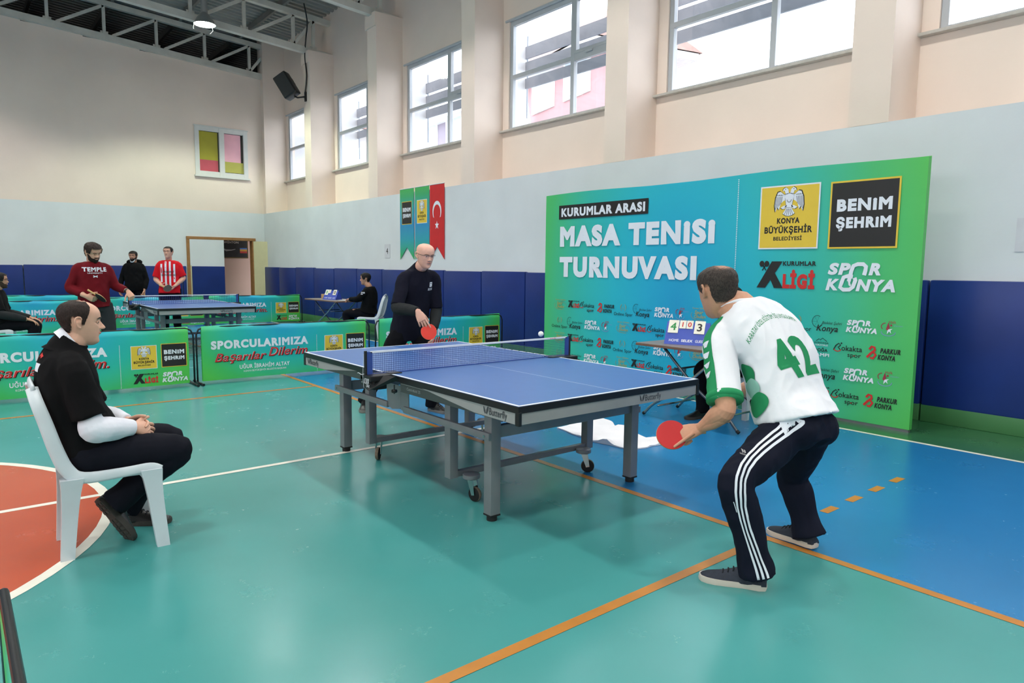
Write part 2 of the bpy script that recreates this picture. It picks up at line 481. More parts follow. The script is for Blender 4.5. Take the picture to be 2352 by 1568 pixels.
# space behind the end wall: corridor wall seen through the door, dark loft above
corr = mat('pinkish_corridor_wall', (214, 182, 168), 0.8, var=0.04, scale=1)
mb = MB(); mb.box(XE - 1.75, 1.2, 0, XE - 1.6, 6.2, 2.6); mb.box(XE - 1.75, 1.2, 2.6, XE - .2, 6.2, 2.7); mb.box(XE - 1.75, 6.2, 0, XE - .2, 6.35, 2.7)
mb.box(XE - 1.75, 1.05, 0, XE - .2, 1.2, 2.7)
struct(mb.build('wall_corridor', corr))
mb = MB(); mb.box(XE - 4.6, YL - .2, 5.6, XE - 4.4, YR + .2, 9.4); mb.box(XE - 4.6, YL - .2, 5.5, XE - .2, YR + .2, 5.6); mb.box(XE - 4.6, YR + .1, 5.5, XE - .2, YR + .3, 9.4); mb.box(XE - 4.6, YL - .3, 5.5, XE - .2, YL - .1, 9.4)
struct(mb.build('wall_loft', mat('dark_loft_brick', (62, 58, 55), 0.9, var=0.2, scale=8)))

# corridor light (a plain tube lamp hangs there)
t = thing('tube_lamp', 'small tube lamp lighting the corridor behind the open door', 'lamp', (XE - .9, 4.9, 2.45))
MB().box(-.04, -.5, .05, .04, .5, .12).build('housing', white_p, t)
MB().tube([(0, -.48, .02), (0, .48, .02)], .015).build('tube', mat('lit_tube', (255, 250, 240), emit=(255, 246, 232, 9)), t)

# ---- roof: corrugated sheets, purlins, trusses
rf = MB()
def deck(y0, z0, y1, z1, x0, x1, pitch=.22):
    n_ = int((x1 - x0) / pitch); pts = []
    for k in range(n_):
        x = x0 + k * pitch
        for dx, dz in ((0, 0), (.09, 0), (.11, .06), (.20, .06)): pts.append((x + dx, dz))
    a = [(x, y0, z0 + d) for x, d in pts]; b = [(x, y1, z1 + d) for x, d in pts]; m_ = len(pts)
    rf.add(a + b, [(i, i + 1, m_ + i + 1, m_ + i) for i in range(m_ - 1)])
RT = 1.12
deck(YR + .35, roof_z(YR) + RT - .04, CY, roof_z(CY) + RT, XE - 4.6, XB + .3)
deck(CY, roof_z(CY) + RT, YL - .35, roof_z(YL) + RT - .04, XE - 4.6, XB + .3)
for v0 in (.16,): rf.quad((XE - 4.7, YR + .4, roof_z(YR) + RT + .09), (XB + .4, YR + .4, roof_z(YR) + RT + .09), (XB + .4, CY, roof_z(CY) + RT + .16), (XE - 4.7, CY, roof_z(CY) + RT + .16))
rf.quad((XE - 4.7, YL - .4, roof_z(YL) + RT + .09), (XB + .4, YL - .4, roof_z(YL) + RT + .09), (XB + .4, CY, roof_z(CY) + RT + .16), (XE - 4.7, CY, roof_z(CY) + RT + .16))
ceiling = struct(rf.build('ceiling', deckm))
for y in [3.9, 2.3, .7, -.9, -2.5, -4.07, -5.7, -7.3, -8.9, -10.5, -12.0]:
    z = roof_z(y) + .93
    MB().box(XE - 4.4, y - .035, z, XB, y + .035, z + .15).build('purlin', purl, ceiling)
def truss(x, off=0.0):
    t = bpy.data.objects.new('trim_truss', None); COL.objects.link(t); struct(t); t.location = (x, 0, 0)
    ys = [YW + .2] + [YW - .33 - 1.22 * k for k in range(7)]
    ys = ys + [CY] + [2 * CY - y for y in ys[::-1]]
    ys = sorted(set(round(y, 3) for y in ys), reverse=True)
    def seg(name, ya, za, yb, zb, s=.05):
        mb = MB(); d = Vector((0, yb - ya, zb - za)); L = d.length; u = d.normalized(); n_ = Vector((0, -u.z, u.y))
        p = Vector((0, ya, za)); mb.prism([p + n_ * s + Vector((-s, 0, 0)), p - n_ * s + Vector((-s, 0, 0)), p - n_ * s + Vector((s, 0, 0)), p + n_ * s + Vector((s, 0, 0))], u * L)
        mb.build(name, steelw, t)
    for (a, b) in ((YR + .1, CY), (CY, YL - .1)):
        seg('bottom_chord', a, roof_z(a) + .02, b, roof_z(b) + .02, .075)
        seg('top_chord', a, roof_z(a) + .86, b, roof_z(b) + .86, .065)
    for k, y in enumerate(ys):
        seg('vertical_strut', y, roof_z(y) + .05, y, roof_z(y) + .82, .036)
        if k + 1 < len(ys):
            a, b = ys[k], ys[k + 1]
            if a <= CY + .01: seg('diagonal_strut', a, roof_z(a) + .06, b, roof_z(b) + .82, .036)
            else: seg('diagonal_strut', b + (.18 if k else 0), roof_z(b) + .08, a, roof_z(a) + .80, .036)
        mb = MB(); mb.box(-.012, y - .09, roof_z(y) + .05, .012, y + .09, roof_z(y) + .17); mb.build('gusset_plate', steelw, t)
    return t
for i, xr in enumerate(COLS):
    truss(XE + .06 if i == 0 else xr - COLW / 2)
# grey band of wall above the piers behind the trusses is part of the recessed wall

# ---- windows of the window wall
def window(n, a, b):
    w_ = bpy.data.objects.new('window_%d' % n, None); COL.objects.link(w_); struct(w_); w_.location = (a, YR, SILL)
    x0, x1 = .17, b - a - .02; H = HEAD - SILL; xm = x0 + 1.62; zt = .93
    def fr(name, *bx): MB().bbox(*bx, r=.006).build(name, framem, w_)
    y0, y1 = .03, .10
    fr('frame_jamb', x0, y0 - .002, .002, x0 + .075, y1 + .002, H - .002); fr('frame_jamb', x1 - .06, y0 - .002, .002, x1, y1 + .002, H - .002)
    fr('frame_head', x0, y0, H - .085, x1, y1, H); fr('frame_sill', x0, y0, 0, x1, y1, .05)
    fr('mullion', xm - .04, y0 - .007, .004, xm + .04, y1 + .004, H - .004); fr('transom', x0 + .01, y0 - .004, zt - .035, xm, y1 - .003, zt + .04)
    fr('transom', xm, y0 - .005, zt - .055, x1 - .01, y1 - .004, zt + .06)
    fr('sash', xm + .04, y0 - .012, zt + .06, xm + .085, y1 - .006, H - .085); fr('sash', xm + .042, y0 - .010, zt + .058, x1 - .06, y1 - .008, zt + .11)
    MB().bbox(xm + .32, y0 - .04, zt + .02, xm + .47, y0 - .01, zt + .05, r=.008).build('sash_handle', framem, w_)
    for (u0, u1, z0, z1) in ((x0 + .07, xm - .04, .05, zt - .03), (x0 + .07, xm - .04, zt + .03, H - .08), (xm + .04, x1 - .06, .05, zt - .05), (xm + .08, x1 - .06, zt + .1, H - .08)):
        MB().box(u0 - .005, .062, z0 - .005, u1 + .005, .068, z1 + .005).build('pane', glass, w_)
    MB().bbox(-.03, -.09, -.035, b - a, .2, 0, r=.006).build('window_sill', sillm, w_)
    MB().bbox(.08, -.03, H - .005, x1, .03, H + .03, r=.004).build('head_trim', framem, w_)
for i in range(len(COLS) - 1):
    window(i + 1, COLS[i], COLS[i + 1] - COLW)

# ---- end wall: little window with coloured film, door
wn = bpy.data.objects.new('window_20', None); COL.objects.link(wn); struct(wn); wn.location = (XE, WY0, WZ0)
ww, wh = WY1 - WY0, WZ1 - WZ0
upvc = mat('white_window_plastic', (216, 214, 210), 0.4, var=0.03)
for nm, bx in (('frame_jamb', (-.06, 0, .001, .03, .12, wh - .001)), ('frame_jamb', (-.06, ww - .12, .001, .03, ww, wh - .001)), ('frame_head', (-.058, .001, wh - .12, .027, ww - .001, wh)), ('frame_sill', (-.058, .001, 0, .027, ww - .001, .12)),
               ('mullion', (-.062, ww / 2 - .07, .002, .033, ww / 2 + .07, wh - .002)), ('window_sill', (-.05, -.03, -.05, .09, ww + .03, 0)), ('head_trim', (-.05, -.02, wh, .04, ww + .02, wh + .03))):
    MB().bbox(*bx, r=.006).build(nm, upvc, wn)
film = lambda n_, c: mat(n_, c, 0.35, var=0.06, scale=3)
ol, rd, pk, ol2 = film('olive_film', (166, 158, 48)), film('red_film', (196, 84, 96)), film('pink_film', (240, 178, 190)), film('olive_film_pale', (186, 180, 88))
dk = mat('dark_glass_edge', (52, 48, 46), 0.2)
for nm, bx, m in (('pane', (-.045, .10, .1, -.04, ww / 2 - .05, wh - .1), dk), ('pane', (-.045, ww / 2 + .05, .1, -.04, ww - .1, wh - .1), dk),
                  ('film_sheet', (-.04, .12, .44, -.03, ww / 2 - .10, wh - .13), ol), ('film_sheet', (-.04, .12, .12, -.03, ww / 2 - .1, .44), rd),
                  ('film_sheet', (-.04, ww / 2 + .07, .44, -.03, ww - .19, wh - .13), pk), ('film_sheet', (-.04, ww / 2 + .07, .14, -.03, ww - .12, .44), ol2)):
    MB().box(*bx).build(nm, m, wn)

wood = mat('brown_door_frame', (158, 112, 66), 0.5, var=0.12, scale=14)
cream = mat('cream_door_leaf', (206, 198, 158), 0.5, var=0.03)
dr = bpy.data.objects.new('door_1', None); COL.objects.link(dr); struct(dr); dr.location = (XE, 0, 0)
for nm, bx in (('frame_jamb', (-.2, DY0 - .05, 0, .04, DY0 + .03, DZ)), ('frame_jamb', (-.2, OY1 - .02, 0, .04, DY1 - .0, DZ)), ('frame_head', (-.2, DY0 - .05, DZ - .07, .05, DY1 + .02, DZ + .01))):
    MB().bbox(*bx, r=.006).build(nm, wood, dr)
lf = MB().bbox(.0, DY0 + .03, 0, .045, OY0, DZ - .07, r=.004).build('fixed_leaf', palebl, dr)
MB().bbox(.045, DY0 + .06, .02, .10, OY0 - .01, 1.40, r=.015).build('leaf_pad', padblue, dr)
MB().box(.045, DY0 + .03, .02, .06, DY0 + .06, 1.42).build('edge_strip', cream, dr)
# open leaf, swung out into the hall
lv = MB(); lv.bbox(0, 0, 0.01, .86, .045, DZ - .08, r=.003)
leaf = lv.build('open_leaf', cream, dr, loc=(.05, OY1 + .01, 0), rz=math.radians(62))
MB().box(.855, -.003, .93, .868, .048, 1.18).build('lock_plate', mat('dull_steel', (150, 146, 140), .35, metal=.8), leaf)
for z in (1.02, 1.12): MB().tube([(.78, -.004, z), (.78, .0, z)], .012).build('key_hole', mat('black_hole', (20, 20, 20), .6), leaf)
# badminton poster on the corridor wall
t = thing('framed_poster', 'dark framed badminton poster on the corridor wall seen through the door', 'poster', (XE - 1.59, 3.50, 1.66))
MB().bbox(-.01, 0, 0, .02, 1.02, .58, r=.004).build('frame', mat('gilt_frame', (120, 98, 56), .4, metal=.3), t)
MB().box(.015, .025, .025, .022, .995, .555).build('print_sheet', mat('black_poster', (28, 26, 26), .4, var=.3, scale=9), t)
pr = Print(); pr.text('BADMİNTON', .12, .46, .60, .065, 0, .01)
pr.poly([(.02, .12), (.22, .16), (.20, .3), (.06, .33)], 1); pr.line([(.2, .3), (.34, .24), (.5, .25), (.62, .28)], [.03, .06, .03, .02], 2)
pr.rect(.76, .28, .98, .32, 3); pr.rect(.76, .22, .98, .28, 4); pr.rect(.76, .16, .98, .22, 5)
pr.build('poster_print', [mat('poster_white', (210, 206, 200)), mat('poster_green', (62, 92, 66)), mat('poster_grey', (150, 148, 150)), mat('poster_blue', (60, 110, 180)), mat('poster_yellow', (200, 150, 50)), mat('poster_red', (180, 50, 40))], t, (.023, 0, 0), (0, 1, 0), (0, 0, 1))

# ---- vinyl pads round the walls, one by one
def pads(parent, x0, x1, step, along, at, h=1.40, d=.08, gap=.008):
    k = 0; x = x0
    while x < x1 - .1:
        e = min(x + step, x1); hh = h + random.uniform(-.012, .012)
        mb = MB()
        if along == 'x':
            mb.bbox(x + gap, at - d, .16, e - gap, at, hh, r=.02); mb.bbox(x + gap, at - d + .004, .0, e - gap, at, .168, r=.008, m=1)
        else:
            mb.bbox(at, x + gap, .16, at + d, e - gap, hh, r=.02); mb.bbox(at, x + gap, .0, at + d - .004, e - gap, .168, r=.008, m=1)
        mb.build('wall_pad', [padblue, padgreen], parent, auto=50)
        x = e
pads(wall_right, XE + .1, XB, 1.215, 'x', YW)
pads(wall_end, -12.5, DY0 - .08, 1.22, 'y', XE)
pads(wall_end, DY1 + .06, YW - .09, 1.22, 'y', XE)

# ---- outside: sun-shade slats and houses across the street
slatm = mat('grey_blue_shade_slat', (134, 141, 152), .5, var=.08, scale=3)
t = thing('sun_shade', 'grey horizontal sun shade slats outside the tall windows', 'sun shade', (0, 6.0, 5.0))
for z0, z1 in ((-.06, .13), (.28, .44), (.50, .73)):
    MB().box(XE, -.02, z0, XB, .02, z1).build('slat', slatm, t)
for i in range(len(COLS)):
    x = COLS[i] - .42
    MB().box(x, -.5, -.9, x + .05, .02, 1.25).build('bracket', mat('pale_bracket', (196, 198, 202), .5), t)
    MB().tube([(x + .02, .06, -.6), (x + .02, .06, .95), (x - .25, .06, 1.0)], .018, 8).build('brace_rod', slatm, t)

pink = mat('pink_house_render', (166, 126, 128), .85, var=.06, scale=.8); wht = mat('white_house_trim', (226, 226, 226), .7)
lil = mat('lilac_house_render', (128, 118, 130), .85, var=.05, scale=.8); tile = mat('red_brown_roof_tile', (120, 92, 84), .8, var=.15, scale=4)
hglass = mat('house_window_glass', (176, 190, 204), .12, var=.05)
def house(label, loc, rz, L, D, H, wallm, floors, nwin, pipe=False):
    t = thing('apartment_house', label, 'building', loc, rz)
    mb = MB(); mb.box(0, 0, 0, L, D, H); mb.build('wall', wallm, t)
    mb = MB(); mb.prism([(-.5, -.6, H), (L + .5, -.6, H), (L + .5, D + .6, H), (-.5, D + .6, H)], (0, 0, .22)); mb.build('eave', wht, t)
    mb = MB(); mb.add([(-.6, -.7, H + .22), (L + .6, -.7, H + .22), (L + .6, D + .7, H + .22), (-.6, D + .7, H + .22), (.6, D / 2, H + 2.0), (L - .6, D / 2, H + 2.0)], [(0, 1, 5, 4), (2, 3, 4, 5), (1, 2, 5), (3, 0, 4)]); mb.build('roof', tile, t)
    for fl_ in range(floors):
        for k in range(nwin):
            x = L * (k + .5) / nwin; z = 1.2 + fl_ * 3.0
            f = MB().bbox(x - .85, -.06, z - .1, x + .85, .02, z + 1.55, r=.02).build('window_frame', wht, t)
            for s in (-1, 1):
                MB().box(x + min(0, s * .72) + .03, -.075, z, x + max(0, s * .72) - .03, -.06, z + 1.42).build('pane', hglass, f)
    if pipe:
        MB().tube([(L * .62, -.75, H + .1), (L * .62, -.75, H - .7), (L * .55, -.2, H - 1.6), (L * .55, -.2, 0)], .09, 8).build('down_pipe', wht, t)
    return t
house('pink rendered house with white window trim across the street', (-20.9, 15.5, 0), math.radians(-14), 9.5, 3, 8.3, pink, 3, 4, True)
house('lilac rendered house beside the pink house across the street', (-33.5, 17.5, 0), math.radians(-6), 10.5, 8, 8.6, lil, 3, 4)
house('pale house furthest down the street past the lilac one', (-48.0, 18.0, 0), math.radians(-3), 13, 8, 9.4, mat('pale_house_render', (140, 134, 132), .85, var=.05), 3, 5)
gr = MB().quad((-80, YR + .45, -.3), (40, YR + .45, -.3), (40, 60, -.3), (-80, 60, -.3)).build('trim_street', mat('grey_street', (128, 128, 126), .9, var=.1))
struct(gr)

# ---- hall lamps: bell reflectors on the trusses (the front one is in view)
lampg = mat('aluminium_lamp_bell', (170, 170, 168), .35, metal=.6)
lens = mat('lit_lamp_lens', (255, 255, 245), emit=(240, 255, 240, 40))
def lamp(x, y, label, color, power, spread=128):
    z = roof_z(y) - .16
    t = thing('hall_lamp', label, 'lamp', (x, y, z), 0, 'bell lamps hanging from the trusses')
    MB().lathe([(.05, .62), (.075, .60), (.075, .28), (.05, .26)], 16).build('ballast_can', lampg, t, auto=40)
    MB().lathe([(.06, .27), (.10, .24), (.17, .14), (.235, .02), (.25, 0), (.235, .005), (.16, .13), (.09, .22), (.05, .24)], 24, caps=False).build('bell_reflector', lampg, t, smooth=True)
    MB().lathe([(.238, .012), (.14, .004), (.01, .0)], 24).build('lens', lens, t)
    for a in (0, 2.1, 4.2):
        MB().tube([(.235 * math.cos(a), .235 * math.sin(a), .01), (.25 * math.cos(a), .25 * math.sin(a), -.06), (.24 * math.cos(a + .3), .24 * math.sin(a + .3), -.12)], .006, 6).build('guard_clip', lampg, t)
    MB().tube([(0, 0, .62), (0, 0, .80)], .01, 6).build('hanger', lampg, t)
    l = bpy.data.lights.new('hall_lamp_light', 'SPOT'); l.energy = power; l.color = color
    l.spot_size = math.radians(spread); l.spot_blend = .35; l.shadow_soft_size = .22
    o = bpy.data.objects.new('hall_lamp_light', l); COL.objects.link(o); o.location = (x, y, z - .02)
    return t
k = 0
for i in range(1, len(COLS) - 1):
    x = COLS[i] - COLW / 2 + .28
    for j, y in enumerate((1.95, -3.4, -8.6)):
        if i % 2 == 0 and i > 1 and j == 2: continue
        front = (i == 1 and j == 0)
        lb = 'lit bell lamp with dangling clips hanging under the roof truss by the end wall' if front else 'bell lamp hanging from a roof truss outside the picture'
        lamp(x, y, lb, (.86, 1.0, .80) if i == 1 and j == 0 else (1.0, .965, .92) if i > 1 else (1.0, .95, .90), LAMP_W * (2.3 if front else 1.5 if i == 1 else 1.0 if j else .9))

# ---- loudspeaker on its bracket, cable
sp = thing('loudspeaker', 'black loudspeaker tilted on a wall bracket beside a pier', 'loudspeaker', (-13.72, YW, 5.78))
blackp = mat('black_plastic', (26, 26, 27), .45, var=.1, scale=12)
M_ = Matrix.Translation((-.12, -.42, .26)) @ Matrix.Rotation(math.radians(-24), 4, 'Y') @ Matrix.Rotation(math.radians(22), 4, 'X') @ Matrix.Rotation(math.radians(38), 4, 'Z')
mb = MB(); mb.bbox(-.19, -.16, -.31, .19, .16, .31, r=.05, xf=M_); body = mb.build('cabinet', blackp, sp, auto=60)
mb = MB(); mb.bbox(-.10, .155, -.06, .10, .175, .10, r=.01, xf=M_); mb.build('rear_panel', mat('grey_plastic', (52, 52, 54), .5), sp)
mb = MB(); mb.bbox(.185, -.10, -.06, .2, .10, .12, r=.01, xf=M_); mb.build('side_handle', mat('grey_plastic', (52, 52, 54), .5), sp)
mb = MB(); mb.bbox(-.165, -.175, -.28, .165, -.155, .28, r=.01, xf=M_); mb.build('grille', mat('dark_grille', (40, 40, 41), .7, bump=.4, bscale=180), sp)
MB().tube([(-.1, -.34, .06), (.02, -.2, -.02), (.1, -.02, .02)], .022, 8).build('bracket_arm', blackp, sp)
MB().bbox(.06, -.035, -.1, .14, .0, .14, r=.005).build('wall_plate', blackp, sp)
c = MB(); c.tube([(-13.60, YW - .04, 5.85), (-13.50, YW - .03, 6.3), (-13.56, YW - .04, 6.8), (-13.45, YW - .05, 7.2), (-13.42, YW - .02, 7.6), (-13.2, 4.3, 7.95)], .018, 8, res=6)
tag(c.build('speaker_cable', blackp, smooth=True), 'black cable running up the pier from the loudspeaker to the roof', 'cable')
# =================================================================== print colours and logos
PRN = [mat('print_white', (228, 232, 240), .5, var=.02), mat('print_black', (30, 28, 28), .5, var=.05), mat('print_red', (205, 40, 38), .5, var=.03),
       mat('print_yellow', (228, 194, 62), .5, var=.02), mat('print_gold', (176, 164, 84), .5, var=.05), mat('print_tan', (150, 150, 104), .5, var=.05),
       mat('print_grey', (120, 122, 128), .5), mat('print_lilac', (130, 140, 196), .5, var=.05), mat('print_wine', (160, 48, 66), .5)]
PW, PK, PR_, PY, PG, PT, PGY, PL, PWN = range(9)
L1, L2, L3 = .0008, .0016, .0024

def logo_eagle(p, cx, cy, w, lift):
    """white double-headed eagle with black edges"""
    s = w / 2.0
    def P_(pts, m, l): p.poly([(cx + a * s, cy + b * s) for a, b in pts], m, lift + l)
    for sg in (-1, 1):
        wing = [(sg * .30, .45), (sg * .62, .70), (sg * .80, .66), (sg * .95, .30), (sg * 1.0, -.2), (sg * .93, -.62), (sg * .80, -.30), (sg * .70, -.50), (sg * .58, -.10), (sg * .42, .06), (sg * .30, .12)]
        P_([(a * 1.03, b * 1.03) for a, b in wing], PK, 0)
        P_([(a * .97, b * .95) for a, b in wing], PW, L1)
        for k in range(5):
            p.line([(cx + sg * s * (.48 + .1 * k), cy + s * .35), (cx + sg * s * (.56 + .09 * k), cy + s * (-.12 - .08 * k))], s * .03, PK, lift + L2)
        for k in range(3): p.arc(cx + sg * s * (.5 + .13 * k), cy + s * .5, s * .08, s * .08, 3.3, 6.1, s * .025, PK, 6, lift + L2)
        head = [(sg * .04, .52), (sg * .10, .80), (sg * .26, .92), (sg * .42, .82), (sg * .46, .68), (sg * .34, .72), (sg * .28, .56), (sg * .22, .46)]
        P_([(a * 1.08, b * 1.03) for a, b in head], PK, 0); P_(head, PW, L1)
        p.disc(cx + sg * s * .28, cy + s * .80, s * .03, s * .03, PK, 8, lift + L2)
        leg = [(sg * .14, -.2), (sg * .34, -.22), (sg * .56, -.34), (sg * .40, -.44), (sg * .22, -.40)]
        P_([(a * 1.08, b * 1.06) for a, b in leg], PK, 0); P_(leg, PW, L1)
    body = [(-.32, .44), (-.16, .54), (.16, .54), (.32, .44), (.24, .05), (.20, -.2), (.3, -.34), (-.3, -.34), (-.20, -.2), (-.24, .05)]
    P_([(a * 1.1, b * 1.05) for a, b in body], PK, 0); P_(body, PW, L1)
    p.arc(cx, cy + s * .18, s * .15, s * .2, 3.3, 6.1, s * .03, PK, 8, lift + L2)
    tail = [(-.16, -.36), (.16, -.36), (.40, -.72), (.2, -.84), (0, -.88), (-.2, -.84), (-.40, -.72)]
    P_([(a * 1.06, -.33 + (b + .33) * 1.06) for a, b in tail], PK, 0); P_(tail, PW, L1)
    for k in range(-2, 3): p.line([(cx + k * s * .06, cy - s * .42), (cx + k * s * .15, cy - s * .82)], s * .025, PK, lift + L2)

def logo_yellow(simple=False):
    p = Print(); p.rect(0, 0, 1, 1, PW); p.rect(.022, .022, .978, .978, PY, L1)
    logo_eagle(p, .5, .735, .50, L2)
    p.text('KONYA', .31, .40, .38, .09, PK, .06, 0, 'l', L2); p.text('BÜYÜKŞEHİR', .10, .25, .80, .105, PK, .05, 0, 'l', L2)
    p.text('BELEDİYESİ', .26, .135, .48, .06, PK, .035, 0, 'l', L2); return p
def logo_black():
    p = Print(); p.rect(0, 0, 1, 1, PY); p.rect(.026, .026, .974, .974, PK, L1)
    p.text('BENiM', .11, .55, .79, .185, PW, .075, 0, 'l', L2); p.text('ŞEHRiM', .11, .30, .79, .165, PW, .07, 0, 'l', L2); return p
def logo_xligi():           # 1 wide, .44 high
    p = Print()
    p.poly([(.24, .44), (.43, .44), (.14, 0), (-.02, 0)], PK); p.poly([(.29, .27), (.215, .16), (.30, 0), (.46, 0)], PK, .0002)
    for a in (-1, 1):
        p.disc(.105 + a * .045, .40, .045, .05, PK, 12); p.line([(.105 + a * .02, .37), (.105 - a * .035, .29)], .018, PK)
    p.text('KURUMLAR', .44, .37, .56, .075, PK, .05); p.text('LİGİ', .45, 0, .54, .24, PR_, .08); return p
def logo_sporkonya():       # 1 wide, .42 high
    p = Print(); sh = .2
    p.text('SP', .02, .235, .34, .18, PW, .075, sh); p.text('R', .62, .235, .17, .18, PW, .075, sh)
    p.text('K', .0, 0, .20, .18, PW, .075, sh); p.text('NYA', .45, 0, .55, .18, PW, .075, sh)
    w_ = .058
    arch = [(.345, .14), (.375, .30), (.40, .37), (.46, .395), (.54, .395), (.58, .36), (.575, .30), (.56, .235)]
    p.line(arch, w_, PW, L2)
    ring = [(.40, .21), (.33, .22), (.265, .20), (.24, .12), (.22, .05), (.27, .015), (.36, .02), (.41, .06), (.44, .16), (.425, .195)]
    p.line(ring, w_, PW, L1); p.line([(.345, .16), (.36, .09), (.38, .08)], .03, PW, L3); return p
def logo_parkur():
    p = Print()
    p.line([(.04, .06), (.16, .20), (.27, .30), (.25, .38), (.17, .40), (.10, .31)], .07, PR_); p.line([(.14, .06), (.22, .04), (.30, .16), (.22, .24)], .065, PR_, L1)
    p.text('PARKUR', .42, .22, .58, .16, PK, .06, .2); p.text('KONYA', .36, .02, .5, .16, PK, .06, .2); return p
def logo_sokakta():
    p = Print(); p.text('okakta', .30, .20, .70, .19, PK, .012); p.text('spor', .52, 0, .46, .15, PK, .012)
    p.line([(.02, .2), (.1, .36), (.2, .44), (.26, .38), (.18, .3), (.26, .22)], .035, PK); p.arc(.16, .27, .13, .11, 3.4, 5.9, .03, PR_)
    p.disc(.29, .45, .03, .03, PK, 10); p.line([(.70, .05), (.78, .05)], .03, PR_); return p
def logo_online():
    p = Print(); p.text('Online Spor', 0, 0, 1, .13, PK, .008)
    for a in (-1, 1): p.arc(.5, .33, .14, .15, math.pi / 2 + a * .5, math.pi / 2 + a * 2.6, [.02] * 5 + [.03] * 8 + [.015] * 8, PT)
    p.line([(.45, .27), (.5, .38), (.55, .27), (.45, .27)], .014, PT); return p
def logo_bisiklet():
    p = Print(); p.arc(.2, .32, .17, .19, 1.0, 6.0, .014, PK); p.text('Konya', .18, .02, .70, .20, PK, .02, .25); p.text('Bisiklet Şehri', .36, .25, .64, .09, PK, .006, .25)
    for k in range(5): p.line([(.2, .32), (.2 + .16 * math.cos(1.2 + k), .32 + .18 * math.sin(1.2 + k))], .005, PK)
    return p
def logo_halk():
    p = Print(); p.text('Halk', .42, .62, .34, .13, PWN, .0); p.arc(.28, .45, .2, .17, 1.6, 4.0, .035, PWN); p.arc(.42, .18, .32, .18, 3.0, 6.4, .03, PL)
    p.poly([(.40, .66), (.48, .42), (.42, .22), (.30, .32)], PWN); p.poly([(.42, .32), (.62, .36), (.52, .28), (.56, .12), (.46, .22), (.36, .08), (.38, .26)], PW, L1); p.disc(.54, .52, .05, .05, PWN, 10)
    p.text('Oyunları', .66, .48, .40, .06, PL, 0); return p
def logo_okul():
    p = Print(); p.text('Yarının Yıldızları', .1, .50, .8, .075, PG, .0, .2); p.text('Spor', .22, .27, .46, .17, PG, .02, .3); p.text('Okulları', .22, .09, .6, .15, PG, .02, .3)
    p.arc(.5, .22, .46, .22, 2.6, 5.2, .02, PT); p.arc(.5, .22, .46, .22, -.3, 1.6, .012, PWN); return p
def logo_doga():
    p = Print(); p.line([(.2, .92), (.36, 1.04), (.44, .98), (.56, 1.1), (.82, .92)], .03, PK); p.text("KONYA'DA", .12, .78, .8, .1, PK, .01); p.text('YÜRÜYORUZ', .16, .66, .72, .085, PW, .01)
    p.text('DOĞA', .12, .34, .76, .18, PK, .03); p.text('KAMPI', .02, .08, .96, .18, PW, .03); return p

def print_mesh(p, name):
    """shared mesh of a print, u -> local Y, v -> local Z, facing +X"""
    mb = MB()
    for v, f, m, l in p.it: mb.add([(.0012 + l, a, b) for a, b in v], f, m)
    return mb.mesh(name, PRN)

# =================================================================== barriers
def banner_mat(name, stops, kx, kz, cx, cz, axis):
    def f(nt, p):
        N = nt.nodes.new; L = nt.links.new
        tc = N('ShaderNodeTexCoord'); sp = N('ShaderNodeSeparateXYZ'); L(tc.outputs['Generated'], sp.inputs[0])
        def m2(op, a, b):
            n_ = N('ShaderNodeMath'); n_.operation = op
            for i, q in enumerate((a, b)):
                if isinstance(q, (int, float)): n_.inputs[i].default_value = q
                else: L(q, n_.inputs[i])
            return n_.outputs[0]
        u = m2('MULTIPLY', m2('SUBTRACT', sp.outputs[axis], cx), kx); v = m2('MULTIPLY', m2('SUBTRACT', sp.outputs[2], cz), kz)
        d = m2('SQRT', m2('ADD', m2('MULTIPLY', u, u), m2('MULTIPLY', v, v)), 0.0)
        r = N('ShaderNodeValToRGB'); L(d, r.inputs['Fac'])
        el = r.color_ramp.elements
        while len(el) < len(stops): el.new(.5)
        for e, (pos, c) in zip(el, stops): e.position = pos; e.color = rgb(*c)
        L(r.outputs['Color'], p.inputs['Base Color'])
        p.inputs['Roughness'].default_value = .42; p.inputs['Specular IOR Level'].default_value = .4
        nz = N('ShaderNodeTexNoise'); nz.inputs['Scale'].default_value = 2.5; nz.inputs['Detail'].default_value = 3; L(tc.outputs['Object'], nz.inputs['Vector'])
        b = N('ShaderNodeBump'); b.inputs['Strength'].default_value = .25; b.inputs['Distance'].default_value = .03
        L(nz.outputs['Fac'], b.inputs['Height']); L(b.outputs['Normal'], p.inputs['Normal'])
    return mix_mat(name, f)
clothm = banner_mat('barrier_banner_print', [(0, (36, 158, 200)), (.22, (40, 178, 196)), (.55, (46, 188, 168)), (.85, (70, 192, 104)), (1.0, (84, 196, 82))], 1.7, .75, .46, 1.0, 1)
tubem = mat('black_tube_frame', (22, 24, 28), .35, var=.05)
BL, BH = 2.33, .705
def cloth_d(u, v):
    return .006 * math.sin(u * 5.1 + 1.0) * (v / BH) + .004 * math.sin(u * 13 + v * 9) + .005 * noise.noise((u * 3, v * 5, 1.7))
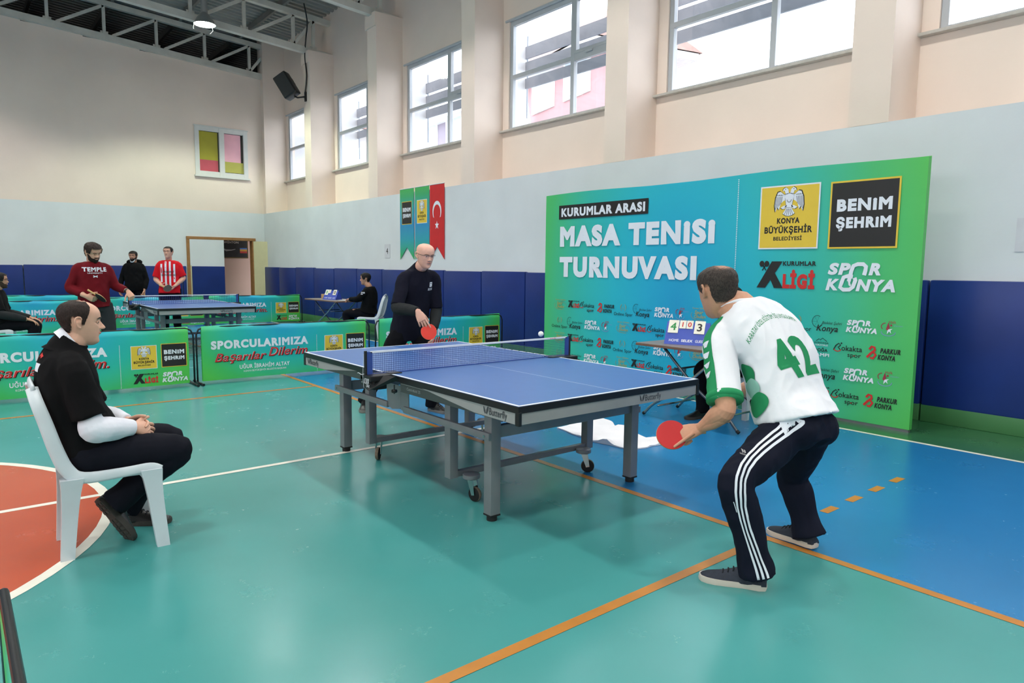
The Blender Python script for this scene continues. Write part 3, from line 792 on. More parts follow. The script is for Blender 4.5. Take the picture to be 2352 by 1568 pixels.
def make_barrier():
    t = thing('barrier', '', 'barrier')
    # frame
    r = .011; h = BH - .008; c = .09
    pts = [(0, 0, .03), (0, 0, h - c), (0, c * .3, h - c * .3), (0, c, h), (0, BL - c, h), (0, BL - c * .3, h - c * .3), (0, BL, h - c), (0, BL, .03)]
    MB().tube(pts, r, 8).build('tube_frame', tubem, t, smooth=True)
    for y in (.012, BL - .012):
        MB().tube([(-.19, y, .016), (.19, y, .016)], .014, 8).build('foot_bar', tubem, t, smooth=True)
        MB().tube([(-.205, y, .016), (-.18, y, .016)], .017, 8).build('foot_cap', tubem, t); MB().tube([(.18, y, .016), (.205, y, .016)], .017, 8).build('foot_cap', tubem, t)
    # cloth folded over the top tube
    nu, nv = 44, 9; u0, u1 = .055, BL - .06; mb = MB(); rows = []
    for side in (1, -1):
        zs = [.03 + (BH - .03) * k / nv for k in range(nv + 1)]
        for z in (zs if side == 1 else zs[::-1]):
            k = max(0, (z - BH + .03) / .03)
            rows.append([(side * (.016 * (1 - k * .55)) + cloth_d(u, z), u, z + (.010 * math.sin(u * 3.3) * (z / BH) ** 6)) for u in [u0 + (u1 - u0) * i / nu for i in range(nu + 1)]])
    mb.loft(rows, 0, False, False)
    mb.build('banner_cloth', clothm, t, smooth=True)
    def bp(name, fill):
        p = Print(); fill(p); mb = MB()
        for v, f, m, l in p.it:
            if len(f) == 1 and len(v) < 12: v, f = cut_grid(v, f, .035)
            mb.add([(.016 + .0035 + l * 1.5 + cloth_d(a, b), a, b) for a, b in v], f, m)
        mb.build(name, PRN, t)
    bp('headline_print', lambda p: p.text('SPORCULARIMIZA', .16, .415, 1.25, .108, PW, .075))
    def script(p):
        for k, (m, b, dx, l) in enumerate(((PK, .032, .010, 0), (PW, .032, 0, .0030), (PR_, .010, 0, .0066))):
            p.text('Başarılar', .20 + dx, .258 - dx * .6, .64, .105, m, b, .32, 'l', l); p.text('Dilerim.', .87 + dx, .288 - dx * .6, .55, .115, m, b, .32, 'l', l)
    bp('script_print', script)
    bp('name_print', lambda p: p.text('UĞUR İBRAHİM ALTAY', .50, .148, .65, .052, PW, .03).text('KONYA BÜYÜKŞEHİR BELEDİYE BAŞKANI', .55, .105, .55, .023, PW, .012))
    bp('dotted_line', lambda p: [p.rect(1.530, .035 + k * .0148, 1.537, .043 + k * .0148, PW) for k in range(34)])
    bp('yellow_emblem', lambda p: p.place(logo_yellow(), 1.645, .24, .275)); bp('black_emblem', lambda p: p.place(logo_black(), 1.965, .245, .28))
    bp('league_logo', lambda p: p.place(logo_xligi(), 1.665, .072, .26)); bp('sport_logo', lambda p: p.place(logo_sporkonya(), 1.965, .068, .285))
    return t
bar = make_barrier()
bars = [((-4.85, -3.05, 0), 0, 'green and blue banner barrier directly behind the seated man in the white chair'),
        ((-4.87, -.68, 0), 0, 'green and blue banner barrier in the middle of the row beside the table corner'),
        ((-4.85, 1.74, 0), 0, 'green and blue banner barrier behind the legs of the bald player'),
        ((-13.3, -.57, 0), 0, 'far banner barrier seen behind and left of the distant table'),
        ((-13.35, 1.78, 0), math.radians(-2), 'far banner barrier right of the distant table, under the open door'),
        ((-12.5, -2.75, 0), 0, 'far banner barrier beside the seated man with glasses'),
        ((-15.2, -2.28, 0), 0, 'furthest banner barrier, only its top edge shows behind the man in the dark red shirt'),
        ((4.32, -2.93, 0), math.radians(90), 'banner barrier cut off by the lower left corner of the picture')]
for k, (loc, rz, lb) in enumerate(bars):
    if k == 0: bar.location = loc; bar['label'] = lb; bar['group'] = 'banner barriers'
    else:
        c_ = dup(bar, loc, rz, lb)
        if k == 7:              # cloth hangs just below the top tube here
            for q in c_.children:
                if q.name.startswith('banner_cloth'): q.scale = (.55, 1, .972)

# =================================================================== the big backdrop
bdm = banner_mat('backdrop_print', [(0, (34, 156, 204)), (.16, (36, 170, 206)), (.36, (42, 182, 200)), (.60, (54, 184, 168)), (.82, (74, 188, 114)), (1.0, (88, 192, 84))], 1.75, .55, .47, .42, 0)
bd = thing('backdrop', 'tall green and blue tournament backdrop standing along the window wall', 'backdrop', (-3.44, 3.74, 0))
mb = MB(); nu, nv = 60, 24
def bd_d(u, z): return .0025 * noise.noise((u * 1.3, z * 1.6, 3.1)) + .001 * math.sin(u * 2 + z * 3)
rows = [[(u, bd_d(u, z), z + (.012 * math.sin(u * 2.1) if k == nv else 0)) for u in [5.0 * i / nu for i in range(nu + 1)]] for k, z in enumerate([.03 + 2.46 * k / nv for k in range(nv + 1)])]
mb.loft(rows, 0, False, False)
top = rows[-1]; back = [(p[0], .06, p[2]) for p in top]
mb.loft([top, back], 0, False, False)
for e in (0, -1): mb.loft([[r[e] for r in rows], [(r[e][0], .06, r[e][2]) for r in rows]], 0, False, False)
mb.quad((0, .06, .03), (5, .06, .03), (5, .06, 2.49), (0, .06, 2.49))
mb.build('printed_cloth', bdm, bd, smooth=True)
MB().box(.01, .012, 0, 4.99, .055, .04).build('base_rail', mat('grey_aluminium', (140, 142, 146), .4, metal=.6), bd)
for u in (.4, 2.5, 4.6):
    MB().tube([(u, .06, 2.2), (u, .42, .01)], .015, 8).build('prop_leg', mat('grey_aluminium', (140, 142, 146), .4, metal=.6), bd)
RZ = -math.pi / 2
def bprint(p, name, u, z, sc):
    me = p if isinstance(p, bpy.types.Mesh) else print_mesh(p, name)
    o = put(name, me, bd, (u, -.0065, z), 0); o.rotation_euler = (0, 0, RZ); o.scale = (1, sc, sc); return o
p = Print(); p.rect(.28, 2.145, 1.88, 2.335, PK); p.text('KURUMLAR ARASI', .33, 2.178, 1.50, .12, PW, .065, 0, 'l', L1); bprint(p, 'small_headline', 0, 0, 1)
p = Print(); p.text('MASA TENiSi', .31, 1.765, 2.54, .285, PW, .085); p.text('TURNUVASI', .31, 1.345, 2.31, .285, PW, .085); bprint(p, 'main_headline', 0, 0, 1)
p = Print()
for k in range(62): p.disc(3.125, 1.24 + k * .0197, .0065, .0065, PW, 8)
bprint(p, 'dotted_line', 0, 0, 1)
bprint(logo_yellow(), 'yellow_emblem', 3.395, 1.69, .65); bprint(logo_black(), 'black_emblem', 4.145, 1.685, .645)
bprint(logo_xligi(), 'league_logo', 3.41, 1.285, .63); bprint(logo_sporkonya(), 'sport_logo', 4.15, 1.28, .65)
LG = dict(okul=(logo_okul(), .26, .24), xl=(logo_xligi(), .22, .10), sok=(logo_sokakta(), .28, .22), par=(logo_parkur(), .31, .21), onl=(logo_online(), .32, .25), bis=(logo_bisiklet(), .31, .25), sk=(logo_sporkonya(), .29, .21), halk=(logo_halk(), .19, .36), dog=(logo_doga(), .18, .55))
ME = {k: print_mesh(v[0], 'sponsor_logo') for k, v in LG.items()}
A_ = [('okul', .34), ('xl', .61), ('sok', .86), ('par', 1.21), ('onl', 1.52), ('bis', 1.83), ('sk', 2.17), ('halk', 2.43)]
B_ = [('onl', .33), ('bis', .63), ('sk', .97), ('halk', 1.23), ('okul', 1.53), ('xl', 1.79), ('sok', 2.05), ('par', 2.38)]
for row, z in enumerate((.945, .705, .475, .245)):
    base = A_ if row % 2 == 0 else B_
    for k, u in base + [(k, u + 2.35) for k, u in base]:
        if u > 4.86: continue
        if row == 1 and k == 'xl' and u > 3: k = 'dog'
        _, w_, c_ = LG[k]
        bprint(ME[k], 'sponsor_logo', u - w_ / 2, z - c_ * w_, w_)

# =================================================================== pennants, wall number
def pennant(name, label, x0, x1, kind):
    t = thing(name, label, 'pennant', (x0, YW - .012, 1.61), 0, 'pennants on the window wall')
    W_ = x1 - x0; H = 1.45; V = .25
    gradm = MATS.get('pennant_gradient') or banner_mat('pennant_gradient', [(0, (40, 140, 190)), (.35, (44, 160, 176)), (.7, (60, 170, 110)), (1.0, (84, 180, 70))], .0, 1.7, .5, .48, 0)
    redm = mat('flag_red', (204, 30, 34), .6, var=.05)
    o = MB().prism([(0, 0, 0), (0, 0, H), (W_, 0, H), (W_, 0, 0), (W_ / 2, 0, V)], (0, -.006, 0)).build('cloth', redm if kind == 'flag' else gradm, t)
    MB().tube([(0, -.003, H), (W_, -.003, H)], .01, 8).build('hanging_rod', mat('white_rod', (220, 220, 218), .4), t)
    p = Print(); s = W_ * .72; u = (W_ - s) / 2
    if kind == 'black': p.place(logo_black(), 0, 0, 1)
    elif kind == 'yellow': p.place(logo_yellow(), 0, 0, 1)
    if kind != 'flag':
        mb = MB()
        for v, f, m, l in p.it: mb.add([(u + a * s, -.0075 - l, .72 + b * .47) for a, b in v], f, m)
        mb.build('emblem', PRN, t)
    else:
        mb = MB(); R1, R2 = .155, .124; c1, c2 = (W_ / 2, .93), (W_ / 2, .90); n_ = 26
        out = [(c1[0] + R1 * math.cos(a), c1[1] + R1 * 1.28 * math.sin(a)) for a in [-.62 + (math.pi + 1.24) * k / n_ for k in range(n_ + 1)]]
        inn = [(c2[0] + R2 * math.cos(a), c2[1] + R2 * 1.28 * math.sin(a)) for a in [-.62 + (math.pi + 1.24) * k / n_ for k in range(n_ + 1)]]
        mb.loft([[(a, -.0078, b) for a, b in out], [(a, -.0078, b) for a, b in inn]], 0, False, False)
        st = [(W_ / 2 + (.075 if k % 2 == 0 else .03) * math.sin(math.pi * k / 5), .66 + (.075 if k % 2 == 0 else .03) * 1.15 * math.cos(math.pi * k / 5)) for k in range(10)]
        ctr = [(W_ / 2, -.0078, .66)] + [(a, -.0078, b) for a, b in st]
        mb.add(ctr, [(0, 1 + k, 1 + (k + 1) % 10) for k in range(10)])
        mb.build('crescent_and_star', PRN[0], t)
pennant('pennant', 'green and blue swallowtail pennant with a black square emblem, leftmost of three', -8.84, -8.29, 'black')
pennant('pennant', 'green and blue swallowtail pennant with a yellow square emblem, middle of three', -8.24, -7.71, 'yellow')
pennant('pennant', 'red swallowtail flag with white crescent and star above the bald player', -7.68, -7.17, 'flag')
t = thing('number_sheet', 'white paper sheet with the number 4 taped to the pale blue wall', 'paper', (-9.54, YW - .004, 1.64))
MB().box(0, -.002, 0, .24, .002, .30).build('sheet', mat('white_paper', (206, 206, 212), .7), t)
p = Print(); p.text('4', .075, .09, .085, .13, PK, .01); mb = MB()
for v, f, m, l in p.it: mb.add([(a, -.0035, b) for a, b in v], f, m)
mb.build('numeral', PRN, t)
t = thing('number_sheet', 'white paper sheet on the wall at the right edge of the picture', 'paper', (2.05, YW - .004, 1.66))
MB().box(0, -.002, 0, .24, .002, .30).build('sheet', mat('white_paper', (206, 206, 212), .7), t)

# =================================================================== table tennis tables
topm = mat('blue_table_top', (52, 98, 164), .38, var=.025, scale=14, spec=.4)
ttw = mat('white_table_line', (226, 232, 240), .4, var=.02); blk = mat('black_edge_band', (22, 23, 26), .4, var=.05)
apg = mat('silver_grey_apron', (158, 158, 158), .45, metal=.15, var=.04); apd = mat('dark_green_grey_apron', (58, 66, 66), .5, var=.05)
legm = mat('grey_leg_tube', (132, 132, 136), .42, metal=.25, var=.05, scale=9); rubber = mat('black_rubber', (20, 20, 21), .7, var=.1)
chrome = mat('chrome', (190, 192, 194), .15, metal=1.0, var=.02); tyre = mat('worn_wheel_tread', (120, 104, 88), .8, var=.3, scale=60)
def butterfly(p, u, v, s, m):
    p.poly([(u, v + .62 * s), (u + .10 * s, v + .60 * s), (u + .26 * s, v + .30 * s), (u + .32 * s, v + .05 * s), (u + .22 * s, v), (u + .08 * s, v + .2 * s)], m)
    p.poly([(u + .38 * s, v + .02 * s), (u + .50 * s, v), (u + .66 * s, v + .28 * s), (u + .74 * s, v + .66 * s), (u + .60 * s, v + .66 * s), (u + .42 * s, v + .36 * s)], m)
    p.text('Butterfly', u + .82 * s, v, 2.4 * s, .62 * s, m, .012)
def make_table(label):
    t = thing('table_tennis_table', label, 'table')
    for sx in (-1, 1):
        x0, x1 = (.002, 1.37) if sx > 0 else (-1.37, -.002)
        tp = MB().bbox(x0, -.7625, .738, x1, .7625, .760, r=.002).build('table_top', topm, t)
        mb = MB(); z = .7606
        xo, xi = (1.37, 1.35) if sx > 0 else (-1.37, -1.35)
        mb.quad((min(xo, xi), -.7625, z), (max(xo, xi), -.7625, z), (max(xo, xi), .7625, z), (min(xo, xi), .7625, z))
        for y in (-.7625, .7425): mb.quad((x0, y, z), (x1, y, z), (x1, y + .02, z), (x0, y + .02, z))
        mb.quad((x0, -.0018, z), (x1, -.0018, z), (x1, .0018, z), (x0, .0018, z)); mb.build('line_marking', ttw, tp)
        mb = MB(); e = .004
        for y in (-.7625 - e, .7625): mb.bbox(x0 - (e if sx < 0 else 0), y, .722, x1 + (e if sx > 0 else 0), y + e, .7585, r=.001)
        xa = 1.37 if sx > 0 else -1.37 - e
        mb.bbox(xa, -.7625, .722, xa + e, .7625, .7585, r=.001); mb.build('edge_band', blk, t)
        # aprons
        xa = 1.352 if sx > 0 else -1.368
        ap = MB().bbox(xa, -.745, .660, xa + .016, .745, .723, r=.002).build('end_apron', apg, t)
        p = Print()
        if sx > 0:
            butterfly(p, .93, .676, .062, 0); p.build('maker_print', [mat('charcoal_print', (62, 64, 70), .5)], ap, (xa + .016, -.745, 0), (0, 1, 0), (0, 0, 1))
        for sy in (-1, 1):
            ya = -.760 if sy < 0 else .745
            xs_, xe_ = (.17, 1.35) if sx > 0 else (-1.35, -.17)
            so = MB().prism([(xs_, ya, .722), (xe_, ya, .722), (xe_, ya, .660), (xs_ + (0 if sx > 0 else .55), ya, .660 if sx > 0 else .665), (xs_, ya, .665)][:4] if sx > 0 else [(xs_, ya, .722), (xe_, ya, .722), (xe_, ya, .668), (xs_, ya, .660)], (0, .015, 0)).build('side_apron', apd, t)
            mb = MB(); yo = ya - .0015 if sy < 0 else ya + .0165
            if sx > 0: tri = [(1.35, yo, .722), (.42, yo, .722), (.98, yo, .664), (1.35, yo, .661)]
            else: tri = [(-1.35, yo, .722), (-.42, yo, .722), (-.98, yo, .664), (-1.35, yo, .661)]
            mb.add(tri, [(0, 1, 2, 3)]); mb.build('grey_wedge', apg, so)
            if sy < 0:
                p = Print(); butterfly(p, 1.07 if sx > 0 else -1.30, .676, .064, 0)
                if sx > 0: p.text('Centrefold 25', .26, .683, .16, .018, 1, 0); p.line([(.185, .665), (.185, .715), (.5, .715)], .002, 1)
                p.build('maker_print', [mat('charcoal_print', (62, 64, 70), .5), mat('pale_grey_print', (140, 146, 146), .5)], so, (0, yo - .001, 0), (1, 0, 0), (0, 0, 1))
            MB().bbox(1.345 if sx > 0 else -1.377, (-.767 if sy < 0 else .745), .655, 1.377 if sx > 0 else -1.345, (-.745 if sy < 0 else .767), .730, r=.004).build('corner_guard', blk, t)
            # legs
            xl = sx * .95; yl = sy * .605; h = .035
            lg = MB().bbox(xl - h, yl - h, .035, xl + h, yl + h, .66, r=.004).build('leg', legm, t, auto=40)
            MB().lathe([(.031, .0), (.031, .028), (.024, .03), (.024, .04)], 16, xf=Matrix.Translation((xl, yl, 0))).build('foot', rubber, lg, auto=40)
            MB().box(xl - h - .001, yl - h - .001, .03, xl + h + .001, yl + h + .001, .04).build('foot_collar', rubber, lg)
            xi = sx * .53; MB().bbox(xi - .031, yl - .031, .15, xi + .031, yl + .031, .66, r=.004).build('inner_leg', legm, t, auto=40)
            # caster
            xc, yc = sx * .60, sy * .50
            MB().lathe([(.052, .145), (.055, .148), (.055, .17), (.05, .174)], 20, xf=Matrix.Translation((xc, yc, 0))).build('caster_plate', legm, t, auto=40)
            cs = MB(); a = sx * .5 + sy * .3; M_ = Matrix.Translation((xc, yc, 0)) @ Matrix.Rotation(a, 4, 'Z')
            for s in (-1, 1): cs.prism([M_ @ Vector((-.02, s * .019, .145)), M_ @ Vector((.03, s * .019, .145)), M_ @ Vector((.045, s * .019, .045)), M_ @ Vector((.02, s * .019, .04))], M_.to_3x3() @ Vector((0, s * .003, 0)))
            cs.box(-.025, -.022, .135, .032, .022, .147, xf=M_); fk = cs.build('caster_fork', chrome, t)
            w_ = MB(); W_ = M_ @ Matrix.Translation((.032, 0, .047)) @ Matrix.Rotation(math.pi / 2, 4, 'X')
            w_.lathe([(.01, -.013), (.036, -.013), (.045, -.010), (.047, 0), (.045, .010), (.036, .013), (.01, .013)], 24, xf=W_); wh = w_.build('caster_wheel', rubber, t, auto=40)
            w_ = MB(); w_.lathe([(.0455, -.0115), (.0478, -.006), (.0480, .006), (.0455, .0115)], 24, xf=W_, caps=False); w_.build('tread', tyre, wh, smooth=True)
            # long rail and hinge plate
            yr = sy * .648
            xa_, xb_ = (.03, .985) if sx > 0 else (-1.03, -.19)
            rl = MB().bbox(xa_, yr - .012, .484, xb_, yr + .012, .528, r=.006).build('side_rail', legm, t, auto=40)
            MB().tube([(xb_ - .04 if sx > 0 else xa_ + .04, yr - sy * -.012, .506), (xb_ - .04 if sx > 0 else xa_ + .04, yr + sy * .018, .506)], .007, 8).build('bolt', chrome, rl)
            if sx > 0:
                MB().prism([(.03, yr, .484), (.085, yr, .52), (.085, yr, .66), (-.02, yr, .66), (-.02, yr, .50)], (0, .006, 0)).build('hinge_plate', legm, t)
            else:
                MB().prism([(-.20, yr, .50), (-.14, yr, .482), (-.03, yr, .50), (-.015, yr, .52), (-.015, yr, .66), (-.215, yr, .66)], (0, .006, 0)).build('hinge_plate', legm, t)
        MB().bbox(sx * .95 - .02, -.58, .488, sx * .95 + .02, .58, .56, r=.004).build('end_beam', legm, t)
        MB().bbox(sx * .53 - .018, -.58, .150, sx * .53 + .018, .58, .188, r=.003).build('low_beam', legm, t)
        MB().bbox(sx * .53 - .02, -.58, .60, sx * .53 + .02, .58, .655, r=.003).build('inner_beam', legm, t)
    for y in (-.5, 0, .5): MB().box(-1.3, y - .02, .70, 1.3, y + .02, .737).build('under_rail', apd, t)
    return t
tt1 = make_table('blue table tennis table in front with grey legs and casters')
tt2 = dup(tt1, (-9.20, .30, 0), 0, 'distant blue table tennis table in front of the red and white striped player')
tt1['group'] = tt2['group'] = 'blue table tennis tables'

netm = mat('blue_net_cord', (30, 48, 120), .6, var=.1); tape = mat('white_net_tape', (224, 228, 236), .55, var=.02); posts = mat('black_net_post', (20, 21, 24), .4)
netband = mat('blue_net_band', (44, 74, 150), .6, var=.05)
def make_net(label, loc, fine=True):
    t = thing('table_tennis_net', label, 'net', loc)
    h = .1525; z0 = .763; Y = .905
    mb = MB(); st = .0135 if fine else .03; r = .0011 if fine else .002
    n_ = int(2 * (Y - .03) / st)
    def cord(a, b):
        a = Vector(a); b = Vector(b); d = (b - a).normalized(); u = Vector((1, 0, 0)); w_ = d.cross(u)
        mb.add([p + o for p in (a, b) for o in (u * r, w_ * r, -u * r, -w_ * r)], [(0, 1, 5, 4), (1, 2, 6, 5), (2, 3, 7, 6), (3, 0, 4, 7)])
    for k in range(n_ + 1):
        y = -Y + .03 + 2 * (Y - .03) * k / n_; cord((0, y, z0), (0, y, z0 + h - .012))
    for k in range(int((h - .014) / st) + 1): cord((0, -Y + .03, z0 + k * st), (0, Y - .03, z0 + k * st))
    o = mb.build('net_mesh', netm, t); o['kind'] = 'stuff'
    MB().bbox(-.004, -Y + .02, z0 + h - .014, .004, Y - .02, z0 + h, r=.002).build('top_tape', tape, t)
    MB().bbox(-.003, -Y + .025, z0 - .002, .003, Y - .025, z0 + .004, r=.001).build('bottom_cord', netband, t)
    for s in (-1, 1):
        MB().bbox(-.004, s * (Y - .025) - .03 if s < 0 else Y - .025 - .012, z0 - .005, .004, s * (Y - .025) + .012 if s < 0 else Y + .005, z0 + h - .003, r=.002).build('side_band', netband, t)
        pst = MB().tube([(0, s * (Y + .012), z0 - .03), (0, s * (Y + .012), z0 + h + .004)], .010, 12).build('net_post', posts, t, smooth=False)
        cl = MB(); ya, yb = (-.93, -.66) if s < 0 else (.66, .93)
        cl.prism([(-.045, ya, .762), (.16 if s < 0 else .05, ya + (.14 if s < 0 else 0), .762), (.16 if s < 0 else .05, yb if s > 0 else -.765, .735), (.06, ya, .668), (-.045, ya, .70)], (0, .004, 0))
        cl.bbox(-.05, ya if s < 0 else .77, .728, .09, -.77 if s < 0 else yb, .764, r=.006); cl.bbox(-.045, min(s * .77, s * .68), .760, .06, max(s * .77, s * .68), .766, r=.002)
        cl.bbox(-.03, ya + .03 if s < 0 else .80, .668, .07, -.80 if s < 0 else yb - .03, .73, r=.008)
        c_ = cl.build('clamp', posts, t)
        sc = MB(); sc.lathe([(.004, .64), (.004, .70)], 8, xf=Matrix.Translation((.12, s * .775, 0))); sc.lathe([(.016, .648), (.020, .652), (.020, .664), (.016, .668)], 14, xf=Matrix.Translation((.12, s * .775, 0))); sc.build('clamp_screw', posts, c_)
        if s < 0:
            p = Print(); p.text('红双喜', .005, .712, .07, .03, 0, .01, .3); p.text('DHS', .035, .690, .045, .017, 0, .02, .3); p.text('+', -.03, .708, .014, .014, 0, .0)
            p.build('maker_print', [PRN[0]], c_, (0, -.9318, 0), (1, 0, 0), (0, 0, 1))
            MB().tube([(0, -.918, .775), (-.03, -.93, .762), (-.06, -.935, .77), (-.09, -.93, .765)], .0015, 5, res=4).build('net_cord', tape, t); MB().tube([(0, -.93, .90), (-.004, -.935, .76), (0, -.932, .68)], .0012, 5, res=3).build('net_cord', tape, t)
    p = Print(); p.text('DHS', .70, .906, .06, .008, 0, .02); p.build('tape_print', [PRN[PR_]], t, (.0045, 0, 0), (0, 1, 0), (0, 0, 1))
    return t
make_net('blue net with white tape clamped across the front table', (0, 0, 0), True)
make_net('blue net across the distant table beside the man in dark red', (-9.20, .30, 0), False)
b = MB(); b.ball((0, 0, 0), .02, nu=24, nv=16)
o = b.build('table_tennis_ball', mat('white_ball', (236, 236, 230), .45, var=.02), smooth=True, loc=(.33, .31, .993)); tag(o, 'small white ball in the air just above the net', 'ball')

# =================================================================== folding tables, score boards
ftop = mat('grey_brown_laminate', (128, 118, 110), .4, var=.1, scale=30); ftube = mat('grey_steel_tube', (96, 100, 108), .3, metal=.7, var=.05); bright = mat('bright_steel_tube', (170, 166, 158), .22, metal=.9, var=.05)
def folding_table(label, loc, rz, L, D, h=.74):
    t = thing('folding_table', label, 'table', loc, rz)
    MB().bbox(0, 0, h - .028, L, D, h, r=.004).build('table_top', ftop, t)
    MB().bbox(-.003, -.003, h - .026, L + .003, D + .003, h - .005, r=.002).build('edge_band', mat('brown_edge', (120, 88, 72), .5), t)
    for y in (.1, D - .1):
        for s in (0, 1):
            xa, xb = (.12, L - .25) if s == 0 else (L - .12, .25)
            yy = y + s * .03
            if s == 0: pts = [(xb, yy, h - .04), (L * .45, yy, .36), (xa + .06, yy, .14), (xa - .04, yy, .05), (xa - .07, yy, .02)]
            else: pts = [(xb, yy, h - .04), (L * .55, yy, .36), (xa - .06, yy, .14), (xa + .04, yy, .05), (xa + .07, yy, .02)]
            lg = MB().tube(pts, .014, 10, res=4).build('leg', ftube if s else bright, t, smooth=True)
            e = pts[-1]; d = (Vector(pts[-1]) - Vector(pts[-2])).normalized(); e0 = Vector(e) - d * .012; e1 = Vector(e) + d * .02; e1.z = max(.0135, e1.z)
            MB().tube([e0, e1], .0165, 10).build('foot_cap', rubber, lg)
    for x, z in ((.22, .12), (L - .22, .12), (L * .32, .50), (L * .68, .50)):
        MB().tube([(x, .1, z), (x, D - .07, z)], .010, 8).build('cross_bar', bright if z < .3 else ftube, t, smooth=True)
    return t
folding_table('grey topped folding table with crossed tube legs in front of the backdrop', (-.47, 2.30, 0), 0, 1.15, .75)
folding_table('distant folding table carrying a score board by the blue wall pads', (-10.60, 3.08, 0), math.radians(2), 1.5, .66)

def scoreboard(label, loc, rz, digits, s=1.0):
    t = thing('score_board', label, 'score board', loc, rz)
    bl = mat('blue_score_board', (48, 74, 176), .4, var=.04); card = mat('cream_score_card', (232, 230, 216), .6, var=.02)
    w_, h, d = .42 * s, .215 * s, .11 * s
    mb = MB()
    mb.prism([(0, -d, 0), (0, -d + .006, 0), (0, .003, h), (0, -.003, h)], (w_, 0, 0)); mb.prism([(0, d, 0), (0, d - .006, 0), (0, -.003, h), (0, .003, h)], (w_, 0, 0))
    mb.prism([(0, -d, 0), (0, d, 0), (0, 0, h)], (.003, 0, 0)); mb.prism([(w_ - .003, -d, 0), (w_ - .003, d, 0), (w_ - .003, 0, h)], (.003, 0, 0)); mb.build('stand', bl, t)
    U = Vector((1, 0, 0)); V = Vector((0, d, h)).normalized(); N_ = U.cross(V); L_ = math.hypot(d, h)
    for (txt, u, cw, ch, m) in digits:
        u *= s; cw *= s; ch *= s; O_ = Vector((u, -d, 0)) + V * (L_ - ch + .012 * s) + N_ * .004
        mb = MB(); mb.prism([O_, O_ + U * cw, O_ + U * cw + V * ch, O_ + V * ch], N_ * .006); cd = mb.build('score_card', card, t)
        p = Print(); p.text(txt, cw * .5, ch * .2, None, ch * .6, 0, .03, 0, 'c'); p.build('numeral', [{'g': mat('score_green', (40, 140, 70), .5), 'r': PRN[PR_], 'k': PRN[PK]}[m]], cd, O_ + N_ * .006, U, V)
        for q in (.25, .75):
            c0 = O_ + U * cw * q + V * (ch - .006 * s)
            MB().tube([c0 + N_ * .012, c0 + V * .016 * s + N_ * .006, c0 + V * .012 * s - N_ * .006], .0018, 5).build('ring', chrome, cd)
    for w1, u1, w2, b1 in (('HOME', .045, .095, .01), ('SELEX', .165, .11, .04), ('GUEST', .30, .09, .01)):
        p = Print(); p.text(w1, u1 * s, .03 * s, w2 * s, .027 * s, 0, b1); p.build('board_print', [PRN[0]], t, (0, -d, 0), U, V, .003)
    return t
DG = [('4', .02, .10, .135, 'g'), ('1', .128, .062, .085, 'r'), ('0', .196, .062, .085, 'r'), ('3', .275, .10, .135, 'k')]
scoreboard('blue flip score board reading 4 10 beside the player in white', (-.26, 2.52, .741), math.radians(22), DG)
DG2 = [('0', .02, .10, .135, 'g'), ('1', .128, .062, .085, 'r'), ('0', .275, .10, .135, 'k')]
scoreboard('small distant blue score board on the folding table by the wall pads', (-10.02, 3.32, .741), math.radians(20), DG2, .9)
t = thing('card_box', 'small open cardboard box beside the distant score board', 'box', (-10.36, 3.36, .741), .2)
cb = mat('brown_cardboard', (186, 152, 110), .8, var=.06)
mb = MB(); mb.box(0, 0, 0, .26, .2, .004); mb.box(0, 0, 0, .26, .004, .10); mb.box(0, .196, 0, .26, .2, .10); mb.box(0, 0, 0, .004, .2, .10); mb.box(.256, 0, 0, .26, .2, .10); mb.build('carton', cb, t)
MB().box(.03, .02, .004, .23, .18, .08).build('paper_stack', mat('white_paper', (206, 206, 212), .7), t)
t = MB().bbox(0, 0, 0, .30, .21, .003, r=.001).build('score_sheet', mat('white_paper', (206, 206, 212), .7), loc=(-9.55, 3.36, .741), rz=.1); tag(t, 'white score sheet lying at the right end of the distant folding table', 'paper')

